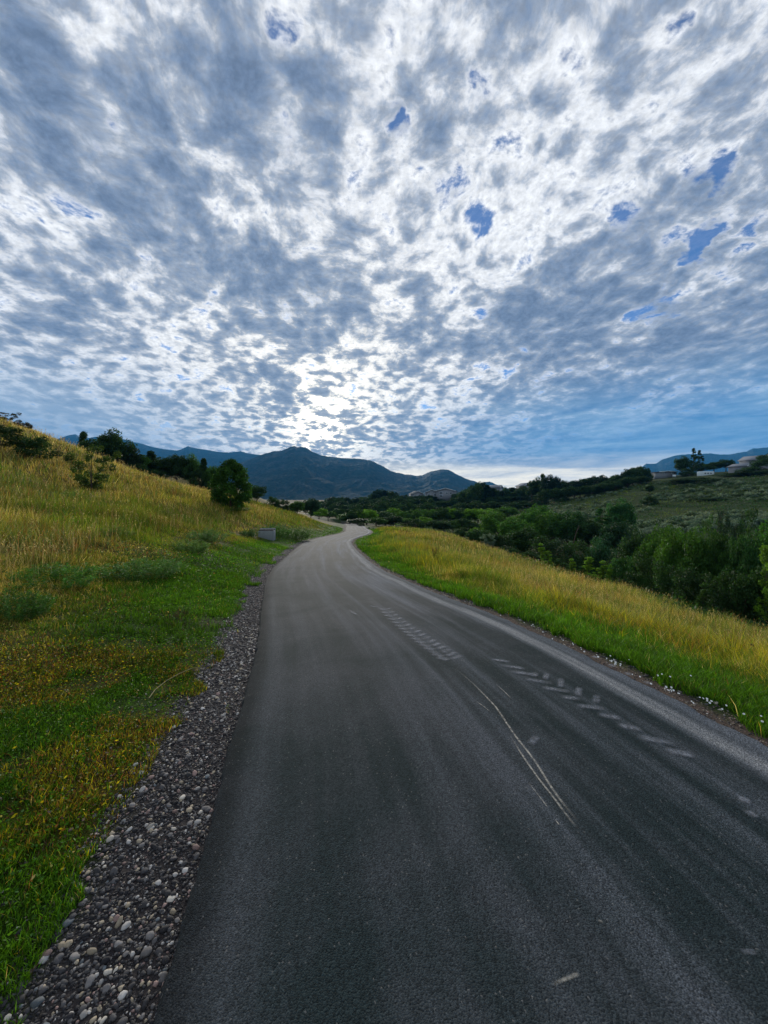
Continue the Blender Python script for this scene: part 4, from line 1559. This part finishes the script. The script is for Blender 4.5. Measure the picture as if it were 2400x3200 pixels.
SP = 'saplings along the lower meadow edge'
for (px, ty, w, d, lb) in [
    (1693, 1698, 30, 31.5, 'tallest lime sapling at the left end of the sapling row'), (1716, 1722, 22, 31.2, 'thin lime sapling second in the row'),
    (1742, 1745, 28, 30.6, 'short sapling third from the left in the row'), (1766, 1760, 34, 29.0, 'low bushy sapling nearest the meadow grass'),
    (1788, 1746, 28, 29.2, 'lime sapling left of the wider pair'), (1838, 1740, 40, 28.6, 'wide lime sapling in the middle of the row'),
    (1886, 1752, 36, 27.2, 'lime sapling right of the widest one'), (1872, 1775, 26, 27.0, 'small lime sapling at the foot of its taller neighbour'),
    (1905, 1765, 22, 26.5, 'last lime sapling before the near wood'), (1815, 1770, 30, 28.4, 'low pale green sapling in the gap of the row'),
    (2203, 1822, 44, 17.0, 'dark green sapling in front of the black thicket'), (2396, 1705, 44, 16.5, 'bright lime sapling at the right edge of the photo'),
    (1975, 1815, 30, 23.5, 'small green sapling by the left end of the near wood')]:
    tree(px, ty, w, d, 'sapling', G_LIME if 'lime' in lb else (.04, .10, .02), lb, SP)
for (px, ty, w, d, kd, tn, lb) in [
    (1293, 1672, 34, 60, 'bush', G_DARK, 'small dark rounded tree on the far golden meadow'),
    (1372, 1680, 62, 46, 'open', (.06, .08, .03), 'loose shrub in the middle of the golden meadow'),
    (1352, 1678, 24, 47, 'open', (.05, .07, .03), 'thin shrub against the left side of the loose one'),
    (1500, 1722, 40, 35, 'bush', (.045, .11, .02), 'light green small bush at the golden meadow edge'),
    (1512, 1738, 26, 34, 'bush', G_MID, 'dark small tree in front of the light green bush'),
    (1130, 1633, 20, 76, 'bush', G_DARK, 'dark bush right of the road where it vanishes'),
    (1160, 1650, 34, 60, 'bush', (.02, .06, .015), 'low green bush on the outside of the far bend'),
    (1215, 1656, 40, 62, 'bush', (.08, .11, .06), 'grey green bush at the far end of the right meadow'),
    (1490, 1788, 34, 19, 'bush', (.05, .10, .02), 'small green clump in the right meadow grass'),
    (1525, 1800, 28, 19, 'bush', (.04, .09, .02), 'second small green clump in the right meadow grass'),
    (1770, 1845, 40, 13, 'bush', (.07, .13, .05), 'grey green weed clump on the right meadow'),
]:
    tree(px, ty, w, d, kd, tn if tn in (G_DARK, G_MID, G_BRIGHT, G_LIME) else boost(tn), lb, minh=.25)

# leafy weed clumps on the left slope
for (px, ty, w, d, tn, lb) in [
    (640, 1650, 150, 15.0, (.048, .110, .034), 'tall grey green weed clump left of the concrete box'),
    (440, 1760, 260, 8.2, (.038, .098, .026), 'wide bluish weed clump in the middle of the left verge'),
    (590, 1715, 120, 11.5, (.055, .115, .036), 'grey green weed clump between the two big ones'),
    (160, 1780, 300, 6.6, (.028, .085, .016), 'broad dark green weed clump at the left of the verge'),
    (40, 1880, 200, 5.0, (.026, .075, .018), 'bluish weed clump at the left photo edge'),
    (860, 1632, 90, 28, (.028, .075, .022), 'dark green weeds right behind the concrete box'),
    (780, 1650, 60, 24, (.022, .062, .018), 'dark weeds left of the concrete box'),
    (920, 1646, 110, 30, (.032, .075, .022), 'dark green weeds between the concrete box and the road bend'),
    (350, 1682, 130, 11, (.060, .10, .025), 'olive weed clump higher on the left slope'),
    (180, 1588, 110, 17, (.050, .10, .026), 'grey weed clump below the lone shrub'),
    (720, 1585, 120, 31.4, (.03, .08, .015), 'green weeds around the foot of the egg shaped tree'),
]:
    tree(px, ty, w, d, 'weed', tuple(q_ * k_ for q_, k_ in zip(boost(tn, 2.1), (1.1, 1, .7))), lb, parts=False, minh=.40, sink=.04)

# ------------------------------------------------------------------ sage slope
rs.seed(123)
sc_ = crown_points('bush', 16) * .62
V, Q, _, C = clump_cloud(sc_, .14 + .08 * rs.rand(16), 760, .045, flat=.7, tint=.25)
sage_me = make_mesh('sagebrush', V, Q, col=C)
sage_me.materials.append(M_LEAF)
pts = []
while len(pts) < 1500:
    px = rng.uniform(1700, 2470)
    d = math.exp(rng.uniform(math.log(66), math.log(158)))
    x = (px - CX) / F * d
    pts.append((px, x, d))
P_ = np.array(pts)
Z_, S_, _ = Hs(P_[:, 1], P_[:, 2])
py_all = HY - (Z_ - EYE) / P_[:, 2] * F
ok = (py_all > np.interp(P_[:, 0], [1700, 1850, 2000, 2200, 2400], [1585, 1548, 1514, 1500, 1492])) & (py_all < 1700)
ok &= fbm(P_[:, 1] / 16, P_[:, 2] / 16, 3) > .40
P_, Z_ = P_[ok], Z_[ok]
order = np.argsort(P_[:, 2])
P_, Z_ = P_[order], Z_[order]
SAGE = [(.14, .21, .15), (.10, .17, .12), (.18, .25, .19), (.05, .09, .04)]
rest = []
for i in range(len(P_)):
    sz = rng.uniform(1.0, 2.3)
    if i < 260:
        o = link('sagebrush', sage_me, None, None, label='silvery sagebrush on the open slope across the creek', category='sagebrush', group='sagebrush on the opposite slope')
        o.location = (P_[i, 1], P_[i, 2], Z_[i] - .1)
        o.scale = (sz * 1.2, sz * 1.2, sz * .95)
        o.rotation_euler = (0, 0, rng.uniform(0, 6.28))
        o.color = rng.choice(SAGE) + (1,)
    else:
        rest.append((P_[i, 1], P_[i, 2], Z_[i] - .1, sz))
sub = rs.choice(len(Q), 170)
SV = V.reshape(-1, 4, 3)[sub]
SC = C.reshape(-1, 4, 3)[sub]
vv, cc = [], []
for (x, y, z, sz) in rest:
    an = rng.uniform(0, 6.28)
    q_ = (SV - SV.mean(1, keepdims=True)) * 1.7 + SV.mean(1, keepdims=True)
    X = q_[..., 0] * math.cos(an) - q_[..., 1] * math.sin(an)
    Y = q_[..., 0] * math.sin(an) + q_[..., 1] * math.cos(an)
    vv.append(np.stack([X * sz * 1.2 + x, Y * sz * 1.2 + y, q_[..., 2] * sz * .95 + z], -1).reshape(-1, 3))
    cc.append((SC * np.array(rng.choice(SAGE))).reshape(-1, 3))
if vv:
    vv = np.concatenate(vv)
    link('sagebrush_cover', make_mesh('sagebrush_cover', vv, np.arange(len(vv)).reshape(-1, 4), col=np.concatenate(cc)), M_GRASS, kind='stuff',
         label='far sagebrush scattered over the upper part of the opposite slope', category='sagebrush')
# low dark undergrowth on the creek floor and tufts on the far slope
n = 16000
an = np.radians(rs.uniform(-12, 50, n))
d = np.exp(rs.uniform(np.log(16), np.log(190), n))
x, y = d * np.sin(an), d * np.cos(an)
z, s, _ = Hs(x, y)
k_ = (s > 15)
x, y, z, d = x[k_], y[k_], z[k_], d[k_]
m_ = 5
xx = np.repeat(x, m_) + rs.randn(len(x) * m_) * .5
yy = np.repeat(y, m_) + rs.randn(len(x) * m_) * .5
zz = np.repeat(z, m_) + rs.rand(len(x) * m_) * .5
sz = np.repeat(np.maximum(.10, d * .0016), m_)
gr = fbm(xx / 12, yy / 12, 3)
cc = np.where((gr > .52)[:, None], np.array((.09, .14, .03)), np.array((.03, .08, .02))) * (.6 + .8 * rs.rand(len(xx), 1))
gather([quads_cards(np.stack([xx, yy, zz], 1), sz, cc, .6, .6)], 'undergrowth', M_GRASS, kind='stuff', label='low green undergrowth on the creek floor and the far slope', category='undergrowth')

# ------------------------------------------------------------------ concrete box by the road
M_CONC = simple_mat('weathered_concrete', (.21, .235, .235), .9, .2, .25, 5)
M_VOID = simple_mat('dark_metal', (.03, .03, .03), .6, .3, .2, 8)
bx, by, _ = at(834, 1680, 25.5)
bz = H(bx, by)
t = thing('concrete_box', 'grey concrete box with a dark grate on top, in weeds left of the road', 'concrete box', (bx, by, bz), math.radians(8))
mb = MB()
w_, dp, hh = .50, .42, .55
mb.box(-w_, w_, -dp, -dp + .12, -.2, hh)
mb.box(-w_, -w_ + .12, -dp + .12, dp - .12, -.2, hh)
mb.box(w_ - .12, w_, -dp + .12, dp - .12, -.2, hh)
mb.box(-w_, w_, dp - .12, dp, -.2, hh + .12)
o = mb.build('wall', M_CONC, t)
bv = o.modifiers.new('bevel', 'BEVEL')
bv.width = .015
bv.segments = 2
mb = MB()
for k in range(9):
    mb.box(-w_ + .06 + k * .105, -w_ + .09 + k * .105, -dp + .05, dp - .05, hh + .01, hh + .05)
mb.box(-w_ + .03, w_ - .03, -dp + .02, -dp + .06, hh + .004, hh + .06)
mb.box(-w_ + .03, w_ - .03, dp - .17, dp - .13, hh + .004, hh + .06)
mb.build('grate', M_VOID, t)

# ------------------------------------------------------------------ dead dock stalks and seed heads
M_DOCK = simple_mat('dry_rust_stalk', (.13, .045, .022), .9, .1, .35, 20)
M_SEED = simple_mat('dark_seed_head', (.035, .025, .02), .95, .1, .3, 30)
M_STRAW = simple_mat('straw_stalk', (.30, .25, .13), .9, .1, .3, 20)


def dock_mesh(seed, n=3):
    r = random.Random(seed)
    st, sd = MB(), MB()
    for i in range(n):
        dx_, dy_ = r.uniform(-.12, .12), r.uniform(-.12, .12)
        h_ = r.uniform(.75, 1.0)
        st.tube([(dx_ * .3, dy_ * .3, -.03), (dx_ * .8, dy_ * .8, h_ * .5), (dx_, dy_, h_)], [.010, .008, .004], 5)
        for k in range(60):
            f = .35 + .63 * r.random()
            q_ = Vector((dx_ * f, dy_ * f, h_ * f))
            an = r.uniform(0, 6.28)
            rr = .03 * (1.1 - f * .6)
            c_ = q_ + Vector((math.cos(an) * rr, math.sin(an) * rr, r.uniform(-.01, .02)))
            s_ = r.uniform(.012, .024)
            sd.add([c_ + Vector((-s_, 0, 0)), c_ + Vector((0, s_, s_)), c_ + Vector((s_, 0, 0)), c_ + Vector((0, -s_, -s_))], [(0, 1, 2, 3)])
    return st.mesh('dock_stem'), sd.mesh('dock_seeds')


dock = [dock_mesh(i, 3 + i % 2) for i in range(3)]
for a_, b_ in dock:
    a_.materials.append(M_DOCK)
    b_.materials.append(M_DOCK)
for i, (px, base, hpx, d, lb) in enumerate([
        (1365, 1770, 38, 16.5, 'large rust brown dock stalk cluster, nearest one in the right meadow'),
        (1356, 1768, 30, 16.8, 'narrow rust dock stalk against the left of the large cluster'),
        (1254, 1696, 15, 42, 'dark dock stalk at the left of the far group of four'),
        (1262, 1697, 14, 42, 'dark dock stalk second in the far group of four'),
        (1270, 1697, 15, 42, 'dark dock stalk third in the far group of four'),
        (1278, 1698, 13, 42, 'dark dock stalk at the right of the far group of four'),
        (1231, 1690, 14, 44, 'single dock stalk between the road and the group of four'),
        (1208, 1702, 20, 38, 'rusty dock stalk nearest the right road edge'),
        (1216, 1706, 15, 38, 'shorter rusty dock stalk beside the one at the road edge'),
        (1432, 1738, 14, 27, 'lone thin dock stalk high on the golden meadow'),
        (772, 1632, 16, 36, 'lone brown stalk on the left slope above the concrete box'),
        (1764, 1935, 30, 9.5, 'short brown stalk in the near right grass')]):
    x = (px - CX) / F * d
    z = H(x, d)
    h_ = hpx / F * d * 1.3 + .15
    t = thing('dock_plant', lb, 'dock plant', (x, d, z), rng.uniform(0, 6), 'dead dock stalks')
    t.scale = (h_, h_, h_)
    a_, b_ = dock[i % 3]
    link('stem', a_, None, t)
    link('seed_head', b_, None, t)

# thistle like dark heads on thin stalks, near right meadow
st = MB()
st.tube([(0, 0, -.02), (.02, .01, .5), (.03, 0, .93)], [.006, .005, .004], 5)
st.tube([(.02, .01, .5), (.10, .03, .72)], [.004, .003], 4)
hd = MB()
for (cx_, cy_, cz_, r_) in [(.03, 0, .96, .032), (.10, .03, .745, .024)]:
    hd.add([(cx_ + v_[0] * r_, cy_ + v_[1] * r_, cz_ + v_[2] * r_ * 1.5) for v_ in ico_v], (), ico_f)
stm, hdm = st.mesh('stem', True), hd.mesh('head', True)
stm.materials.append(M_STRAW)
hdm.materials.append(M_SEED)
for i, (px, py, d) in enumerate([(2216, 1988, 7.2), (2230, 2000, 6.9), (2236, 2012, 6.6), (2160, 1982, 7.6), (2082, 1976, 8.6), (2128, 2006, 7.6), (2232, 2034, 6.2), (2274, 2060, 5.6), (2326, 2046, 5.8),
                                 (2390, 2055, 5.5), (2386, 2030, 5.9), (2300, 2072, 5.4), (2340, 2090, 5.1), (1918, 1942, 10.5), (2012, 1940, 10.2), (2070, 1958, 9.4), (2178, 1975, 8.2), (1764, 1918, 10.6)]):
    x, y, zt = at(px, py, d)
    z = H(x, y)
    h_ = max(zt - z, .35)
    t = thing('thistle', 'dark headed dead thistle stalk in the near right meadow grass', 'thistle', (x, y, z), rng.uniform(0, 6), 'dead thistles in the right meadow')
    t.scale = (1, 1, h_)
    link('stem', stm, None, t)
    link('seed_head', hdm, None, t)
# pale dead weed
mb = MB()
for k in range(9):
    an = k * .7
    mb.tube([(0, 0, -.02), (math.cos(an) * .04, math.sin(an) * .04, .30), (math.cos(an) * .10, math.sin(an) * .10, .55 + .05 * (k % 3))], [.007, .005, .003], 4)
x, y, _ = at(2212, 2040, 6.6)
o = mb.build('dead_weed', M_STRAW, None, label='pale bare dead weed between the dark thistle heads', category='dead weed')
o.location = (x, y, H(x, y))

# bent straw lying over the left verge
mb = MB()
pts3 = []
for (px, py) in [(465, 2182), (485, 2155), (520, 2127), (560, 2105), (600, 2088), (632, 2084)]:
    d = 3.1
    for _ in range(10):
        d = .5 * d + .5 * (EYE - H((px - CX) / F * d, d) - .07) * F / (py - HY)
    x = (px - CX) / F * d
    pts3.append((x, d, H(x, d) + .07))
mb.tube(pts3, [.0035, .0035, .003, .003, .0025, .002], 5)
mb.build('grass_stalk', M_STRAW, None, True, label='long bent straw stalk arching over the left verge beside the gravel', category='straw stalk')

# white bindweed flowers along the right edge
M_PETAL = simple_mat('white_petal', (.78, .78, .74), .7, .2, .08, 30)
M_CENTRE = simple_mat('yellow_flower_centre', (.55, .42, .06), .8, .2, .1, 30)
fv, fq, ft = [(0, 0, 0)], [], []
for k in range(10):
    an = k / 10 * 6.283
    fv.append((math.cos(an) * .5, math.sin(an) * .5, .22))
    fv.append((math.cos(an) * (1.0 if k % 2 else .93), math.sin(an) * (1.0 if k % 2 else .93), .38))
for k in range(10):
    a_, b_ = 1 + 2 * k, 1 + 2 * ((k + 1) % 10)
    ft.append((0, a_, b_))
    fq.append((a_, a_ + 1, b_ + 1, b_))
flower = make_mesh('flower', np.array(fv), fq, ft, smooth=True)
flower.materials.append(M_PETAL)
clusters = [(1900, 2050, 3), (1912, 2060, 5), (1926, 2070, 5), (1942, 2078, 2), (1870, 2048, 3), (1810, 2025, 2), (1790, 2012, 2), (1757, 1996, 2), (1732, 1988, 1), (1700, 1972, 1), (1820, 2030, 1),
            (1975, 2098, 1), (1998, 2106, 1), (2036, 2128, 1), (2050, 2105, 1), (2070, 2104, 1), (2083, 2145, 3), (2092, 2152, 4), (2100, 2150, 2), (2124, 2166, 2), (2165, 2190, 2), (2192, 2178, 3), (2204, 2180, 3),
            (2222, 2192, 3), (2262, 2206, 2), (2372, 2232, 1), (2384, 2252, 1), (2330, 2225, 1), (1640, 1945, 1), (1560, 1918, 1), (1660, 1950, 2), (2160, 2108, 1), (2100, 2108, 1), (1960, 2062, 1)]
rng2 = random.Random(8)
for (px, py, n_) in clusters:
    for k in range(n_):
        qx, qy = px + rng2.uniform(-7, 7), py + rng2.uniform(-6, 6)
        d = 4.0
        for _ in range(12):
            d = .5 * d + .5 * (EYE - H((qx - CX) / F * d, d) - .10) * F / (qy - HY)
        x = (qx - CX) / F * d
        o = link('white_flower', flower, None, None, label='small white flower in the green verge along the right gravel edge', category='flower', group='white flowers on the right verge')
        o.location = (x, d, H(x, d) + .09)
        sc2 = rng2.uniform(.0045, .009)
        o.scale = (sc2, sc2, sc2)
        o.rotation_euler = (rng2.uniform(.2, 1.1), rng2.uniform(-.3, .3), rng2.uniform(-.8, .8))

# ------------------------------------------------------------------ houses on the far ridge
M_SID = simple_mat('grey_siding', (.20, .22, .24), .8, .2, .1, 2)
M_SIDL = simple_mat('pale_siding', (.20, .22, .25), .8, .2, .08, 2)
M_ROOF = simple_mat('shingle_roof', (.07, .075, .085), .9, .1, .2, 2)
M_ROOFL = simple_mat('pale_roof', (.16, .18, .21), .8, .2, .12, 2)
M_TRIM = simple_mat('white_trim', (.55, .64, .66), .7, .2, .05, 2)
M_GLASS = simple_mat('window_glass', (.05, .07, .09), .15, .6, .1, 1)


def house(name, label, px, base_py, d, w, dp, hw, hr, rot, wall_m, roof_m, wins, cat='house', lower=2.5):
    """gable faces the camera; w wide, dp deep, hw wall height, hr ridge rise; wins: (x, z, w, h)"""
    x, y, zb = at(px, base_py, d)
    t = thing(name, label, cat, (x, y, zb), rot)
    mb = MB()
    mb.prism([(-w / 2, -lower), (w / 2, -lower), (w / 2, hw), (0, hw + hr), (-w / 2, hw)], -dp / 2, dp / 2)
    mb.build('wall', wall_m, t)
    mb = MB()
    ov, th = .5, .22
    sl = hr / (w / 2)
    for sgn in (-1, 1):
        e = w / 2 + ov
        pr_ = [(0, hw + hr + .03), (sgn * e, hw - ov * sl + .03), (sgn * e, hw - ov * sl + .03 + th), (0, hw + hr + .03 + th)]
        mb.prism(pr_, -dp / 2 - ov, dp / 2 + ov)
    rf = mb.build('roof', roof_m, t)
    mb = MB()
    for sgn in (-1, 1):
        e = w / 2 + ov
        mb.prism([(0, hw + hr + .0), (sgn * e, hw - ov * sl + .0), (sgn * e, hw - ov * sl + .30), (0, hw + hr + .30)], -dp / 2 - ov - .12, -dp / 2 - ov - .01)
    mb.build('fascia', M_TRIM, rf)
    for (wx, wz, ww, wh) in wins:
        mb = MB()
        f = .14
        yf_ = -dp / 2
        mb.box(wx - ww / 2 - f, wx + ww / 2 + f, yf_ - .06, yf_ + .02, wz - f, wz)
        mb.box(wx - ww / 2 - f, wx + ww / 2 + f, yf_ - .06, yf_ + .02, wz + wh, wz + wh + f)
        mb.box(wx - ww / 2 - f, wx - ww / 2, yf_ - .06, yf_ + .02, wz, wz + wh)
        mb.box(wx + ww / 2, wx + ww / 2 + f, yf_ - .06, yf_ + .02, wz, wz + wh)
        mb.box(wx - .05, wx + .05, yf_ - .05, yf_ - .005, wz, wz + wh)
        fr = mb.build('window', M_TRIM, t)
        mb = MB()
        mb.box(wx - ww / 2, wx + ww / 2, yf_ - .02, yf_ + .01, wz, wz + wh)
        mb.build('pane', M_GLASS, fr)
    return t


WN = [(-2.5, .8, 1.4, 1.3), (2.5, .8, 1.4, 1.3), (0, 3.5, 1.6, 1.3)]
house('house', 'gabled house with white roof edges, leftmost of the three on the wooded ridge', 1300, 1560, 262, 7.5, 10, 3.6, 1.7, .15, M_SID, M_ROOF, [(-1.8, 1.5, 1.2, 1.2), (1.8, 1.5, 1.2, 1.2)])
house('house', 'gabled grey house with white roof edges, middle one of the three on the wooded ridge', 1349, 1556, 262, 8.5, 10, 3.6, 1.9, -.1, M_SID, M_ROOF, [(-2, 1.4, 1.3, 1.3), (2, 1.4, 1.3, 1.3), (0, 3.7, 1, .7)])
house('house', 'largest grey house with a pale window bay, right one of the three on the ridge', 1395, 1558, 258, 12.5, 10, 5.0, 1.7, -.3, M_SID, M_ROOF,
      [(-2.9, 1.0, 1.8, 1.6), (-2.9, 3.2, 1.8, 1.3), (.8, 3.0, 1.3, 1.2), (3.6, 3.0, 1.3, 1.2)])
house('house', 'long pale house roof showing just left of the tall tree on the skyline', 1534, 1541, 235, 9, 12, 3.2, 1.4, 1.1, M_SIDL, M_ROOFL, [(-2, .8, 1.3, 1.2), (2, .8, 1.3, 1.2)])
house('house', 'pale roof peak poking over the skyline wood left of the spiky dark trees', 1642, 1534, 225, 7, 9, 2.8, 1.6, .2, M_SIDL, M_ROOFL, [(0, 1, 1.4, 1.2)])
house('house', 'upper gabled pale house with two windows at the right photo edge', 2362, 1462, 172, 8.5, 8, 3.3, 1.9, .35, M_SIDL, M_ROOFL,
      [(-2.0, 1.5, 1.1, 1.2), (.9, 1.5, 1.1, 1.2)])
house('garage', 'low grey roofed wing left of the gabled house at the right photo edge', 2323, 1470, 166, 7, 7, 1.6, 1.2, .25, M_SIDL, M_ROOFL, [(-1.6, .3, 1.1, .8), (1.6, .3, 1.1, .8)], 'garage')
house('shed', 'long low dark shed on the ridge left of the white sign', 2074, 1483, 190, 9, 5, 1.0, .35, .1, M_SID, M_ROOF, [(-2.4, .25, .9, .5), (2.4, .25, .9, .5)], 'shed')

# white trailer roof
x, y, zb = at(2205, 1483, 172)
t = thing('trailer', 'long white trailer parked on the ridge between the dark trees', 'trailer', (x, y, zb), .12)
mb = MB()
mb.box(-3.2, 3.2, -1.2, 1.2, -.9, 1.35)
o = mb.build('body', M_TRIM, t)
bv = o.modifiers.new('bevel', 'BEVEL')
bv.width = .25
bv.segments = 3
for wx in (-1.4, 0, 1.4):
    mb = MB()
    mb.box(wx - .4, wx + .4, -1.23, -1.205, .25, .75)
    mb.build('window', M_GLASS, t)
for wx in (-.6, .6):
    mb = MB()
    mb.tube([(wx, -1.24, -.95), (wx, -1.0, -.95)], [.36, .36], 14)
    mb.build('wheel', M_VOID, t)
# white notice board
x, y, zb = at(2107, 1496, 160)
t = thing('notice_board', 'small white board on two posts on the ridge', 'notice board', (x, y, zb), .05)
mb = MB()
mb.box(-.75, .75, -.03, .03, .75, 1.65)
mb.build('board', M_TRIM, t)
for wx in (-.6, .6):
    mb = MB()
    mb.box(wx - .05, wx + .05, .035, .12, -1.5, 1.7)
    mb.build('post', M_BARK, t)

# ------------------------------------------------------------------ haze
m_haze, gg = new_mat('haze_air')
pv_ = gg.node('ShaderNodeVolumePrincipled')
gg.put(pv_.inputs['Color'], (.08, .44, .95))
pv_.inputs['Density'].default_value = HAZE
pv_.inputs['Anisotropy'].default_value = 0.0
out = gg.node('ShaderNodeOutputMaterial')
gg.l.new(pv_.outputs[0], out.inputs['Volume'])
mb = MB()
mb.box(-7100, 7100, -1000, 7600, -60, 960)
mb.build('haze', m_haze, None, kind='stuff', label='thin blue morning haze in the air towards the mountains', category='haze')
